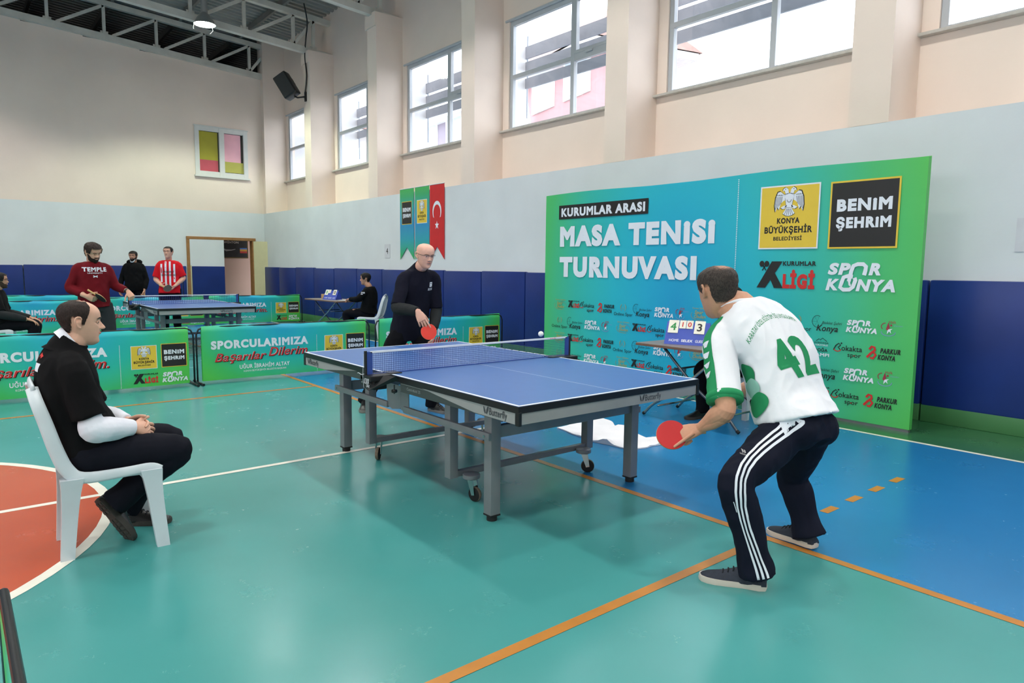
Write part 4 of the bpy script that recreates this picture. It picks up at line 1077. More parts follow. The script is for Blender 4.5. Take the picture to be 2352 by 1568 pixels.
# =================================================================== plastic chairs
plast = mat('white_monobloc_plastic', (206, 214, 220), .35, var=.05, scale=5, spec=.5)
def make_chair(label):
    t = thing('plastic_chair', label, 'chair')
    zs = .425
    # seat with turned-down rim
    nu, nv = 12, 10; rows = []
    for j in range(nv + 1):
        y = -.19 + .41 * j / nv; hw = .185 + .035 * j / nv
        rows.append([(hw * (2 * i / nu - 1), y, zs - .012 * math.cos(math.pi * (i / nu - .5)) * math.sin(math.pi * j / nv) - (.03 * max(0, j - 8) / 2) ** 1 * .6) for i in range(nu + 1)])
    mb = MB(); mb.loft(rows, 0, False, False); low = [[(x, y, z - .012) for x, y, z in r] for r in rows]; mb.loft(low[::-1], 0, False, False)
    ring = [r[0] for r in rows] + rows[-1][1:] + [r[-1] for r in rows[::-1]][1:] + rows[0][::-1][1:-1]
    mb.loft([ring, [(x * 1.02, y * 1.02, z - .035) for x, y, z in ring]], 0, False, True)
    mb.build('seat', plast, t, auto=60)
    # back: side rails run from the top round into the seat edge
    bk = MB()
    for s in (-1, 1):
        pts = [(s * .10, -.305, .862), (s * .165, -.290, .80), (s * .185, -.262, .70), (s * .195, -.225, .56), (s * .20, -.185, .46), (s * .208, -.12, .415), (s * .222, .05, .418), (s * .226, .17, .425), (s * .227, .222, .408)]
        bk.tube(pts, [.028, .030, .032, .034, .034, .030, .026, .025, .020], 10, res=5, ell=(.32, 1.0), up=(s, 0, 0))
    bk.tube([(-.12, -.300, .852), (-.06, -.308, .872), (0, -.31, .878), (.06, -.308, .872), (.12, -.300, .852)], [.028] * 5, 10, res=4, ell=(1, .4), up=(0, 0, 1))
    back = bk.build('backrest', plast, t, smooth=True)
    for k in range(5):
        x = -.11 + .055 * k
        MB().tube([(x * .9, -.302, .855), (x, -.28, .70), (x, -.235, .55), (x, -.19, .435)], .019, 8, res=3, ell=(.25, 1), up=(0, 1, 0)).build('back_slat', plast, back, smooth=True)
    for sx in (-1, 1):
        for front in (0, 1):
            if front: a, b = Vector((sx * .205, .175, zs - .01)), Vector((sx * .225, .215, 0))
            else: a, b = Vector((sx * .185, -.17, zs - .01)), Vector((sx * .165, -.205, 0))
            rg = []
            for k in range(7):
                q = k / 6; c = a.lerp(b, q); w_ = .038 - .008 * q + (.012 * (1 - q) ** 5); d_ = .028 - .006 * q + (.012 * (1 - q) ** 5)
                rg.append([(c.x - d_, c.y - w_, c.z), (c.x + d_, c.y - w_, c.z), (c.x + d_, c.y + w_, c.z), (c.x - d_, c.y + w_, c.z)])
            mb = MB(); mb.loft(rg)
            s_ = -1 if front else 1; yc = a.y + s_ * .03; xx = a.x - .012     # curved web under the seat edge
            arc_ = [(xx, yc + s_ * .075 * (1 - math.cos(q)), zs - .012 - .085 * (1 - math.sin(q))) for q in [math.pi / 2 * k / 6 for k in range(7)]]
            mb.prism([(xx, yc - s_ * .01, zs - .012)] + [(xx, yc - s_ * .01, zs - .097)] + arc_, (.024, 0, 0)); mb.build('leg', plast, t, auto=25)
    return t
ch1 = make_chair('white plastic chair under the seated man in the left foreground'); ch1.location = (-.055, -2.395, 0); ch1.rotation_euler = (0, 0, math.radians(-3)); ch1['group'] = 'white plastic chairs'
dup(ch1, (-8.63, 3.66, 0), math.radians(138), 'distant white plastic chair at the folding table by the wall pads')
dup(ch1, (-9.05, -2.45, 0), math.radians(-8), 'white plastic chair of the seated man with glasses at the left edge')
dup(ch1, (.12, 3.22, 0), math.radians(180), 'white plastic chair hidden behind the player in white, at the near folding table')

# =================================================================== towel on the floor
tw = MB(); nu, nv = 26, 14
A0, A1, B0, B1 = Vector((-.50, 1.27)), Vector((.43, 1.25)), Vector((-.52, 1.90)), Vector((.46, 1.62))
rows = []
for j in range(nv + 1):
    r = []
    for i in range(nu + 1):
        u, v = i / nu, j / nv
        p = A0.lerp(A1, u).lerp(B0.lerp(B1, u), v)
        z = .012 + .022 * max(0, noise.noise((u * 5, v * 4, 2.2))) + .05 * math.exp(-((u - .45) / .08) ** 2 - ((v - .95) / .15) ** 2) + .035 * math.exp(-((u - .72 - .2 * v) / .05) ** 2)
        r.append((p.x + .03 * noise.noise((u * 4, v * 4, 9)), p.y + .05 * noise.noise((u * 4, v * 3, 5)) - .06 * math.sin(3 * u), z))
    rows.append(r)
tw.loft(rows, 0, False, False); tw.loft([[(x, y, .002) for x, y, z in r] for r in rows[::-1]], 0, False, False)
ring = rows[0] + [r[-1] for r in rows[1:]] + rows[-1][::-1][1:] + [r[0] for r in rows[::-1]][1:-1]
tw.loft([ring, [(x, y, .002) for x, y, z in ring]], 0, False, True)
tag(tw.build('towel', mat('white_towel', (238, 236, 242), .9, var=.02, bump=.3, bscale=120), smooth=True), 'crumpled white towel lying on the blue floor under the front table', 'towel')
# =================================================================== people: building tools
def V3(*a): return Vector(a)
def remesh(mb, voxel, it=5, fac=.5, fold=0.0, ffreq=(9, 9, 6), seed=0.0):
    """union of overlapping closed lofts as one continuous skin"""
    me = mb.mesh('tmp', []); o = bpy.data.objects.new('tmp', me); COL.objects.link(o)
    m = o.modifiers.new('r', 'REMESH'); m.mode = 'VOXEL'; m.voxel_size = voxel
    if it:
        s = o.modifiers.new('s', 'SMOOTH'); s.factor = fac; s.iterations = it
    dg = bpy.context.evaluated_depsgraph_get(); dg.update()
    e = bpy.data.meshes.new_from_object(o.evaluated_get(dg))
    n = len(e.vertices); co = np.empty(n * 3); e.vertices.foreach_get('co', co); co = co.reshape(-1, 3)
    if fold:
        no = np.empty(n * 3); e.vertices.foreach_get('normal', no); no = no.reshape(-1, 3)
        f0, f1, f2 = ffreq
        d = np.array([noise.noise((p[0] * f0 + seed, p[1] * f1, p[2] * f2)) - 1.3 * abs(noise.noise((p[0] * f0 * 1.7 + 5, p[1] * f1 * 1.7 + seed, p[2] * f2 * 1.4))) + .35 for p in co])
        co = co + no * (d * fold)[:, None]
    f = [tuple(p.vertices) for p in e.polygons]
    bpy.data.objects.remove(o); bpy.data.meshes.remove(me); bpy.data.meshes.remove(e)
    r = MB(); r.v = [tuple(p) for p in co]; r.f = f; r.m = [0] * len(f); return r
def ring(c, r, f, hw, hf, hb, n=28, ex=2.4):
    out = []
    for k in range(n):
        a = 2 * math.pi * k / n; ca, sa = math.cos(a), math.sin(a)
        x = hw * math.copysign(abs(ca) ** (2 / ex), ca); y = (hf if sa > 0 else hb) * math.copysign(abs(sa) ** (2 / ex), sa)
        out.append(c + r * x + f * y)
    return out
def torso(mb, secs, res=4):
    """secs: (centre, right, front, half width, front depth, back depth)"""
    S = [(Vector(s[0]), Vector(s[1]).normalized(), Vector(s[2]).normalized(), s[3], s[4], s[5]) for s in secs]; rings = []
    def cr(a, b, c, d, t):
        t2, t3 = t * t, t * t * t
        return a * (-.5 * t3 + t2 - .5 * t) + b * (1.5 * t3 - 2.5 * t2 + 1) + c * (-1.5 * t3 + 2 * t2 + .5 * t) + d * (.5 * t3 - .5 * t2)
    for i in range(len(S) - 1):
        q = [S[max(i - 1, 0)], S[i], S[i + 1], S[min(i + 2, len(S) - 1)]]
        for k in range(res + (1 if i == len(S) - 2 else 0)):
            t = k / res; z = [cr(q[0][j], q[1][j], q[2][j], q[3][j], t) for j in range(6)]
            rings.append(ring(z[0], z[1].normalized(), z[2].normalized(), max(z[3], .02), max(z[4], .02), max(z[5], .02)))
    mb.loft(rings)

# ---- head
HZ = [0, .008, .02, .045, .07, .09, .112, .13, .15, .175, .198, .214, .226, .232]
HF = [.060, .078, .086, .086, .089, .088, .088, .087, .092, .090, .078, .060, .036, .006]
HB = [-.005, .004, .020, .050, .066, .076, .088, .096, .101, .102, .093, .077, .052, .006]
HW = [.018, .030, .042, .055, .062, .067, .072, .0745, .076, .0765, .070, .058, .038, .006]
def hprof(T, z):
    return float(np.interp(z, HZ, T))
_hz = np.linspace(0, .232, 47)
def _sm(T):
    a = np.interp(_hz, HZ, T); k = np.array([1, 2, 3, 2, 1]) / 9.0; p = np.pad(a, 2, mode='edge'); b = np.convolve(p, k, 'valid'); b[-2:] = a[-2:]; b[:1] = a[:1]; return b
_F, _B, _W = _sm(HF), _sm(HB), _sm(HW)
def head_point(z, t, wide=1.0):
    """z above the chin, t = angle from straight ahead (+ to the right); returns right, forward, up"""
    f, b, w = (float(np.interp(z, _hz, T)) for T in (_F, _B, _W))
    ca, sa = math.cos(t), math.sin(t); ex = 2 / 2.25
    x = wide * w * math.copysign(abs(sa) ** ex, sa); y = (f if ca > 0 else b) * math.copysign(abs(ca) ** ex, ca)
    p = Vector((x, y, z))
    g = lambda cx, cz, sx, sz, amp: amp * math.exp(-((x - cx) / sx) ** 2 - ((z - cz) / sz) ** 2)
    if y > 0:
        d = sum(g(s * .032, .126, .016, .011, -.0085) for s in (-1, 1)) + sum(g(s * .046, .100, .018, .014, .0035) for s in (-1, 1))
        d += g(0, .071, .020, .0045, .0045) + g(0, .0605, .018, .005, .0045) + g(0, .066, .024, .0025, -.003) + g(0, .02, .02, .012, .004) + g(0, .046, .02, .006, -.002) + sum(g(s * .026, .147, .02, .008, .0035) for s in (-1, 1))
        p.y += d
    return p
HEAD0 = Vector((0, 0, .118))      # ear level: where the head frame sits
class HeadFrame:
    def __init__(s, c, fwd, up, sc=1.0, wide=1.0):
        s.c = Vector(c); s.f = Vector(fwd).normalized(); s.r = s.f.cross(Vector(up)).normalized(); s.u = s.r.cross(s.f); s.sc = sc; s.wide = wide
    def __call__(s, p):
        q = (Vector(p) - HEAD0) * s.sc; return s.c + s.r * q.x + s.f * q.y + s.u * q.z
def add_head(mb, H, nose=1.0):
    n = 48; rings = []
    for z in np.linspace(0, .2319, 46): rings.append([H(head_point(z, 2 * math.pi * k / n, H.wide)) for k in range(n)])
    mb.loft(rings)
    # nose
    rg = []
    for z, y0, y1, w in [(.140, .072, .090, .007), (.128, .070, .0915, .0075), (.115, .072, .100, .0095), (.104, .074, .108, .012), (.096, .076, .1125, .0150), (.090, .076, .110, .0160), (.085, .076, .101, .0130)]:
        y1 = .088 + (y1 - .088) * nose
        rg.append([H((w * math.sin(a) * (1.0 if math.cos(a) < .3 else .85), (y0 + y1) / 2 + (y1 - y0) / 2 * math.cos(a), z)) for a in [2 * math.pi * k / 12 for k in range(12)]])
    mb.loft(rg)
    for s in (-1, 1): mb.ball(H((s * .0125, .094, .0925)), .0078 * H.sc, nu=10, nv=7)
    # ears
    for s in (-1, 1):
        w = .0745 * H.wide; pts = [(s * (w + .002), .006, .138), (s * (w + .010), -.004, .150), (s * (w + .016), -.019, .148), (s * (w + .017), -.025, .132), (s * (w + .012), -.019, .112), (s * (w + .006), -.008, .098), (s * (w + .003), .003, .094)]
        mb.tube([H(p) for p in pts], [.0042 * H.sc, .005 * H.sc, .0052 * H.sc, .005 * H.sc, .0045 * H.sc, .005 * H.sc, .0045 * H.sc], 8, res=3)
        mb.tube([H((s * (w - .004), -.004, .140)), H((s * (w + .004), -.010, .122)), H((s * (w - .002), -.004, .100))], [.012 * H.sc, .014 * H.sc, .009 * H.sc], 10, res=3, ell=(1, .45), up=H.f)
def shell(H, thick, mask, nt=120, nz=72, rough=.0, fr=90, z1=.232, seed=0):
    """hair or beard: a copy of the head surface that rises where mask(z, t) > 0 and dips under the skin elsewhere"""
    mb = MB(); rings = []; fade = []
    for z in np.linspace(.004, z1 - .0005, nz):
        row = []
        for k in range(nt):
            t = 2 * math.pi * k / nt; tt = t if t <= math.pi else t - 2 * math.pi
            m = max(0.0, min(1.0, mask(z, tt))); p = head_point(z, t, H.wide)
            c = Vector((0, -.005, min(max(z, .06), .15))); d = (p - c).normalized()
            off = -.004 + (thick + .004) * min(1, m * 1.6); fade.append(m)
            if rough and m > .2: off += rough * noise.noise((p.x * fr + seed, p.y * fr, p.z * fr * .6))
            row.append(H(p + d * off))
        rings.append(row)
    mb.loft(rings); mb.fade = fade; return mb
def hair_build(mb, name, m, t):
    o = mb.build(name, m, t, smooth=True); a = o.data.attributes.new('fade', 'FLOAT', 'POINT'); a.data.foreach_set('value', mb.fade); return o
def sst(a, b, x):
    t = max(0.0, min(1.0, (x - a) / (b - a))); return t * t * (3 - 2 * t)

# ---- hand
FL = [(.046, .027, .022), (.050, .031, .023), (.046, .029, .022), (.036, .022, .020)]
def add_hand(mb, W, D, N, side, curl, thumb=(.6, .75, .25), tb=.35, sc=1.0, spread=.12, fr=.0088):
    """W wrist, D towards the fingers, N out of the palm, side 'R'/'L', curl four finger bends (radians per joint)"""
    W = Vector(W); D = Vector(D).normalized(); N = (Vector(N) - D * Vector(N).dot(D)).normalized(); T = D.cross(N) if side == 'R' else N.cross(D)
    rg = []
    for q, hw, th, o in [(-.012, .027, .020, 0), (.01, .030, .0205, 0), (.04, .039, .0185, .002), (.07, .0425, .0155, .001), (.094, .040, .0115, 0)]:
        c = W + D * q * sc + T * o * sc; rg.append([c + T * (hw * sc * math.cos(a)) + N * (th * sc * math.sin(a)) for a in [2 * math.pi * k / 16 for k in range(16)]])
    mb.loft(rg)
    tips = []
    for i in range(4):
        if curl[i] is None: continue
        b = W + (D * (.082 + [0, .005, .003, -.006][i]) + T * (.0305 - .0203 * i)) * sc
        ang = 0; p = b - D * .012 * sc; pts = [p, b]; sd = spread * (1.4 - i) / 1.4
        d0 = (D + T * sd).normalized(); q = b
        for j, L in enumerate(FL[i]):
            ang += curl[i] * (.85, 1.1, .75)[j]
            d = d0 * math.cos(ang) + N * math.sin(ang); q = q + d * L * sc; pts.append(q)
        mb.tube(pts, [fr * 1.02 * sc, fr * 1.05 * sc, fr * sc, fr * .93 * sc, fr * .72 * sc], 10, res=3); mb.ball(q, fr * .74 * sc, nu=8, nv=6); tips.append(q)
    b = W + (D * .022 + T * .022 + N * .006) * sc; d = (D * thumb[0] + T * thumb[1] + N * thumb[2]).normalized(); q = b; pts = [b]
    for j, L in enumerate((.046, .034, .027)):
        if j: d = (d + D * tb + N * tb * .3).normalized()
        q = q + d * L * sc; pts.append(q)
    mb.tube(pts, [.0150 * sc, .0125 * sc, .0105 * sc, .0080 * sc], 10, res=3); mb.ball(q, .0082 * sc, nu=8, nv=6)
    return tips

def shoe(t, base, heel, toe_dir, up, side, upm, solem, L=.285, W=.098, name='shoe', lace=None, high=.10, tread=False):
    """heel: point under the heel, on the sole; toe_dir along the sole; up = sole normal"""
    d = Vector(toe_dir).normalized(); u = (Vector(up) - d * Vector(up).dot(d)).normalized(); r = d.cross(u)
    heel = Vector(heel) - base
    prof = [(0.0, .030, .055), (.02, .036, .085), (.06, .038, high), (.10, .038, high * .98), (.14, .041, .078), (.18, .046, .062), (.22, .048, .052), (.25, .044, .045), (.275, .030, .036), (.285, .012, .026)]
    s = L / .285; mb = MB(); rg = []
    for q, hw, h in prof:
        q *= s; hw *= W / .098
        rg.append([heel + d * q + r * (hw * math.cos(a) * (1 - .22 * max(0, math.sin(a)))) + u * (.022 + max(0, (h - .022) * math.sin(a))) for a in [-.18 + (math.pi + .36) * k / 14 for k in range(15)]])
    mb.loft(rg, 0, True, True)
    o = mb.build(name, upm, t, smooth=True)
    ol = [(0, .012), (.004, .028), (.03, .038), (.10, .036), (.16, .045), (.215, .050), (.25, .046), (.275, .033), (.288, .012)]
    out = [(q * s, w * W / .098) for q, w in ol]; poly = [heel + d * (q) + r * w for q, w in out] + [heel + d * q - r * w for q, w in out[::-1]]
    sm = MB(); n = len(poly); lev = [poly, [p + u * .012 + (p - (heel + d * .14)).normalized() * .003 for p in poly], [p + u * .028 for p in poly]]
    sm.loft(lev); so = sm.build('sole', solem, o, auto=50)
    if lace:
        for k in range(4):
            c = heel + d * (.12 + .022 * k) * s + u * (.088 - .010 * k)
            MB().tube([c - r * .022 - u * .006, c + u * .006, c + r * .022 - u * .006], .0032, 6, res=3).build('lace', lace, o, smooth=True)
    if tread:
        for k in range(9):
            q = (.02 + .028 * k) * s; hw = float(np.interp(q, [a for a, b in out], [b for a, b in out])) * .82
            if .085 < q < .13: continue
            c = heel + d * q; mb = MB()
            for sg in (-1, 1): mb.prism([c + r * sg * .006, c + r * sg * hw, c + r * sg * hw + d * .018, c + r * sg * .006 + d * .018], u * -.005)
            mb.build('tread_block', solem, so)
    return o

# ---- printed patches laid on clothing
def decal(pr, name, mats, parent, bvh, O, U, V, step=.012, lift=.0022, reach=.35, curve=None):
    """project a flat print onto a garment along -N"""
    O = Vector(O); U = Vector(U).normalized(); V = Vector(V).normalized(); N = U.cross(V).normalized(); mb = MB()
    for v, f, m, l in pr.it:
        v, f = cut_grid(v, f, step); pts = []; ok = []
        for a, b in v:
            if curve: a, b = curve(a, b)
            p = O + U * a + V * b + N * reach; h = bvh.ray_cast(p, -N, 2 * reach)
            if h[0] is None: pts.append(p); ok.append(False)
            else: pts.append(h[0] + N * .4 * (lift + l) + (h[1] if h[1].dot(N) > 0 else -h[1]) * .6 * (lift + l)); ok.append(True)
        mb.add(pts, [q for q in f if all(ok[i] for i in q)], m)
    return mb.build(name, mats, parent, smooth=True)
def wrap(name, m, parent, bvh, axis, strips, ref, lift=.0032, ns=40, na=4, out=.4):
    """strips on a limb: axis points; each strip (s0, s1, a0(s), a1(s)) in arc length 0..1 and angle about the axis from ref"""
    P, _ = smooth_path([Vector(p) for p in axis], [0] * len(axis), 8); L = [0]
    for i in range(len(P) - 1): L.append(L[-1] + (P[i + 1] - P[i]).length)
    frames = []; u = Vector(ref)
    for i, p in enumerate(P):
        t = (P[min(i + 1, len(P) - 1)] - P[max(i - 1, 0)]).normalized(); u = (u - t * u.dot(t)).normalized(); frames.append((p, u.copy(), t.cross(u)))
    def fr(s):
        x = s * L[-1]; i = 0
        while i < len(L) - 2 and L[i + 1] < x: i += 1
        q = (x - L[i]) / max(1e-9, L[i + 1] - L[i]); return [frames[i][j].lerp(frames[i + 1][j], q) for j in range(3)]
    mb = MB()
    for s0, s1, a0, a1 in strips:
        rows = []; good = True
        for i in range(ns + 1):
            s = s0 + (s1 - s0) * i / ns; c, u, w = fr(max(0, min(1, s))); row = []
            A0 = a0(s) if callable(a0) else a0; A1 = a1(s) if callable(a1) else a1
            for k in range(na + 1):
                a = A0 + (A1 - A0) * k / na; d = (u * math.cos(a) + w * math.sin(a)).normalized()
                h = bvh.ray_cast(c, d, out)
                row.append(h[0] + d * lift if h[0] is not None else None)
            rows.append(row)
        idx = {}; v = []
        for i, r in enumerate(rows):
            for k, p in enumerate(r):
                if p is not None: idx[i, k] = len(v); v.append(p)
        f = []
        for i in range(ns):
            for k in range(na):
                q = [(i, k), (i, k + 1), (i + 1, k + 1), (i + 1, k)]
                if all(x in idx for x in q):
                    w_ = [idx[x] for x in q]
                    if max((v[w_[0]] - v[w_[2]]).length, (v[w_[1]] - v[w_[3]]).length) < .09: f.append(tuple(w_))
        mb.add(v, f)
    return mb.build(name, m, parent, smooth=True)
def bvh_of(mb): return BVHTree.FromPolygons([Vector(p) for p in mb.v], mb.f)

def hair_mat(col, sc):
    def f(nt, p):
        N = nt.nodes.new; L = nt.links.new
        at_ = N('ShaderNodeAttribute'); at_.attribute_name = 'fade'; tc = N('ShaderNodeTexCoord')
        mp = N('ShaderNodeMapping'); mp.inputs['Scale'].default_value = (1, 1, .35); L(tc.outputs['Object'], mp.inputs['Vector'])
        n = N('ShaderNodeTexNoise'); n.inputs['Scale'].default_value = 260; n.inputs['Detail'].default_value = 3; L(mp.outputs['Vector'], n.inputs['Vector'])
        m1 = N('ShaderNodeMath'); m1.operation = 'MULTIPLY_ADD'; m1.inputs[1].default_value = 1.1; L(n.outputs['Fac'], m1.inputs[0]); L(at_.outputs['Fac'], m1.inputs[2])
        mr = N('ShaderNodeMapRange'); mr.inputs['From Min'].default_value = .85; mr.inputs['From Max'].default_value = 1.25; L(m1.outputs[0], mr.inputs['Value'])
        r = N('ShaderNodeValToRGB'); c = rgb(*col); r.color_ramp.elements[0].position = .35; r.color_ramp.elements[1].position = .7
        r.color_ramp.elements[0].color = tuple(v * .55 for v in c[:3]) + (1,); r.color_ramp.elements[1].color = tuple(min(1, v * 1.6) for v in c[:3]) + (1,); L(n.outputs['Fac'], r.inputs['Fac'])
        mx = N('ShaderNodeMix'); mx.data_type = 'RGBA'; mx.inputs['A'].default_value = tuple(.92 * v for v in rgb(*sc)[:3]) + (1,); L(r.outputs['Color'], mx.inputs['B']); L(mr.outputs['Result'], mx.inputs['Factor'])
        L(mx.outputs['Result'], p.inputs['Base Color']); p.inputs['Roughness'].default_value = .6; p.inputs['Specular IOR Level'].default_value = .25
        b = N('ShaderNodeBump'); b.inputs['Strength'].default_value = .5; b.inputs['Distance'].default_value = .004; L(n.outputs['Fac'], b.inputs['Height']); L(b.outputs['Normal'], p.inputs['Normal'])
    return mix_mat('hair_%d_%d_%d_on_%d_%d_%d' % (tuple(col) + tuple(sc)), f)
def skin(name, col): return mat(name, col, .5, var=.05, scale=30, spec=.35, bump=.04, bscale=400)
def fabric(name, col, rough=.85, bump=.12, var=.05): return mat(name, col, rough, var=var, scale=10, bump=bump, bscale=14, spec=.15)
eyew = mat('eye_white', (226, 220, 214), .2, var=.02); iris = mat('dark_iris', (44, 30, 22), .15)
lipm = mat('lip', (190, 124, 110), .5, var=.05)

def person(name_label, cat_base, J, o):
    """J: joint positions in the world; o: clothing and build options"""
    base = Vector(cat_base); t = thing('person', name_label, 'person', base)
    J = {k: Vector(v) - base for k, v in J.items()}
    fine = o.get('fine', False); vb, vh, vc = (.0065, .0032, .0075) if fine else (.010, .0055, .010)
    B = o.get('build', 1.0); belly = o.get('belly', .0); sk = skin('skin_%d_%d_%d' % o['skin_col'], o['skin_col'])
    rs = (J['shR'] - J['shL']).normalized(); rh = (J['hipR'] - J['hipL']).normalized()
    pel, neck = J['pel'], J['neck']; mid = J.get('mid', pel.lerp(neck, .5))
    up0 = (mid - pel).normalized(); up1 = (neck - mid).normalized(); upm = (neck - pel).normalized()
    rm = (rs + rh).normalized(); fp = up0.cross(rh).normalized(); fs = up1.cross(rs).normalized(); fm = upm.cross(rm).normalized()
    sh_c = (J['shL'] + J['shR']) / 2; swid = (J['shR'] - J['shL']).length / 2
    def tsecs(g, hem, shirt=False):
        """torso sections from hem (fraction below pelvis) to the neck, grown by g"""
        S = []
        w = [(-.20, .165 * B, .105, .115), (0, .172 * B, .112 + .6 * belly, .120), (.22, .165 * B, .112 + belly, .108), (.48, .165 * B, .115 + .75 * belly, .105), (.74, .172 * B, .118 + .2 * belly, .112), (.90, swid * .86, .095, .100), (1.0, .085, .070, .080)]
        for s, hw, hf, hb in w:
            if s < hem: continue
            c = pel.lerp(mid, s * 2) if s < .5 else mid.lerp(neck, s * 2 - 1)
            if s < 0: c = pel + up0 * (s * (neck - pel).length)
            r = rh.lerp(rs, max(0, min(1, s))); f = fp.lerp(fs, max(0, min(1, s)))
            S.append((c, r, f, hw + g, hf + g, hb + g + (.03 if g > .01 and s < .1 and shirt else 0)))
        return S
    H = HeadFrame(J['head'], o['face'], o.get('hup', (0, 0, 1)), o.get('hs', 1.0), o.get('hwide', 1.0))
    jaw = H((0, -.012, .045))
    # ---------------- body: one continuous skin, head and bare arms finer
    core = MB(); torso(core, tsecs(-.034, -.2)[:-1])
    for s in 'LR':
        core.tube([neck.lerp(J['sh' + s], .6) - up1 * .03, J['sh' + s], J['el' + s], J['wr' + s]], [.035, .04, .036, .024], 12, res=4)
        core.tube([J['hip' + s], J['knee' + s], J['ank' + s]], [.075, .052, .038], 12, res=5)
    core.tube([neck - up1 * .08, neck, jaw], [.045, .050, .050], 14, res=3)
    body = remesh(core, vb * 1.5, 4)
    hd = MB(); add_head(hd, H, o.get('nose', 1.0)); hd.tube([neck - up1 * .05 + fs * .0, neck + up1 * .01, neck.lerp(jaw, .6), H((0, -.014, .062))], [.050 * o.get('nk', 1), .058 * o.get('nk', 1), .060 * o.get('nk', 1), .058], 18, res=4)
    hd = remesh(hd, vh, 3, .45); body.add(hd.v, hd.f)
    for s in 'LR':
        h = o['hand' + s]; ar = MB(); el, wr = J['el' + s], J['wr' + s]
        a0 = J['sh' + s].lerp(el, .45)
        ar.tube([a0, J['sh' + s].lerp(el, .8), el, el.lerp(wr, .28), el.lerp(wr, .7), wr], [.050 * B, .046 * B, .043 * B, .046 * B, .034, .0275], 16, res=4)
        add_hand(ar, wr, h['D'], h['N'], s, h['curl'], h.get('thumb', (.6, .75, .25)), h.get('tb', .35), h.get('sc', 1.0), h.get('spread', .12))
        if h.get('index'):        # straight index finger laid on a paddle
            a, b = Vector(h['index'][0]) - base, Vector(h['index'][1]) - base; ar.tube([a, a.lerp(b, .5), b], [.0095, .0088, .0072], 10, res=3); ar.ball(b, .0074, nu=8, nv=6)
        ar = remesh(ar, vh if not fine else .0028, 2, .4); body.add(ar.v, ar.f)
    ob = body.build('body', [sk], t, smooth=True)
    # ---------------- face details
    for s in (-1, 1):
        e = MB(); e.ball(H((s * .031, .0690, .126)), .0108 * H.sc, nu=14, nv=10); eo = e.build('eye', eyew, t, smooth=True)
        g = Vector((s * .031, .0685, .126)) + Vector((o.get('gaze', 0) * .004, .0098, -.001)); e = MB(); e.ball(H(g), .0052 * H.sc, nu=12, nv=8); e.build('iris', iris, eo, smooth=True)
        for zz, th in ((.1312, .0036), (.1200, .0030)):
            MB().tube([H((s * .019, .0765, (zz + .126) / 2)), H((s * .026, .0805, zz)), H((s * .035, .0795, zz - .0005)), H((s * .044, .0735, .1255))], th * H.sc, 8, res=4).build('eyelid', sk, t, smooth=True)
        if o.get('brow'):
            MB().tube([H((s * .012, .0935, .1435)), H((s * .026, .0925, .1475)), H((s * .040, .0855, .1480)), H((s * .052, .0745, .1415))], [.0028 * H.sc, .0042 * H.sc, .0036 * H.sc, .0016 * H.sc], 8, res=4, ell=(1.0, .7)).build('eyebrow', o['brow'], t, smooth=True)
    MB().tube([H((-.023, .0835, .0655)), H((-.010, .0915, .067)), H((0, .0925, .0665)), H((.010, .0915, .067)), H((.023, .0835, .0655))], [.0018, .0040, .0042, .0040, .0018], 8, res=4, ell=(1.15, .7)).build('lips', o.get('lip', lipm), t, smooth=True)
    if 'hair' in o:
        h = o['hair']; sh_ = shell(H, h.get('thick', .010), h['mask'], rough=h.get('rough', .003), seed=h.get('seed', 0)); hair_build(sh_, 'hair', hair_mat(h['col'], o['skin_col']), t)
    if 'beard' in o:
        h = o['beard']; hair_build(shell(H, h.get('thick', .006), h['mask'], rough=.002, z1=.232), 'beard', hair_mat(h['col'], o['skin_col']), t)
    # ---------------- trousers
    tr = MB(); tp = o['trousers']; tw = tp.get('w', 1.0)
    torso(tr, [s for s in tsecs(.004 if not tp.get('loose') else .012, -.2)][:3])
    for s in 'LR':
        hp, kn, an = J['hip' + s], J['knee' + s], J['ank' + s]
        rise = tp.get('cuff', .0)
        end = an + (an - kn).normalized() * (.035 - rise)
        tr.tube([hp + up0 * .05, hp, hp.lerp(kn, .5), kn, kn.lerp(an, .35), kn.lerp(an, .75), end], [.088 * tw, .098 * tw, .089 * tw, .072 * tw, .072 * tw, .063 * tw, tp.get('hem', .062)], 18, res=5)
        kb = (kn - hp).normalized().cross((an - kn).normalized()); tr.ball(kn, .068 * tw, nu=12, nv=8)
        gl = hp.lerp(pel, .2) - fp * .055; tr.ball(gl - up0 * .01, (.092 * tw), nu=14, nv=9)
    tr = remesh(tr, vc, 5, .5, fold=tp.get('fold', .006), seed=tp.get('seed', 1)); tro = tr.build('trousers', tp['mat'], t, smooth=True)
    # ---------------- shirt
    st = o['shirt']; sm = MB(); g = st.get('g', .014)
    secs = tsecs(g, st.get('hem', -.05) if st.get('hem', -.05) > -.19 else -.21, True)
    if st.get('hem', -.05) <= -.19 + 1e-9: pass
    else:
        c = pel + up0 * (st['hem'] * (neck - pel).length) if st.get('hem', -.05) < 0 else pel.lerp(mid, st['hem'] * 2)
        s0 = secs[0]; secs = [(c, rh, fp, s0[3] + .010, s0[4] + .008, s0[5] + .012)] + [s for s in secs if (s[0] - c).dot(up0) > .02]
    if st.get('neckup'):
        an_ = (jaw - neck).normalized(); q_ = st['neckup']
        secs[-1] = (secs[-1][0], secs[-1][1], secs[-1][2], .096 * st.get('nw', 1), .084 * st.get('nw', 1), .090 * st.get('nw', 1)); secs.append((neck + an_ * q_, rs, (fs - an_ * fs.dot(an_)), .074 * st.get('nw', 1), .070 * st.get('nw', 1), .074 * st.get('nw', 1)))
    torso(sm, secs)
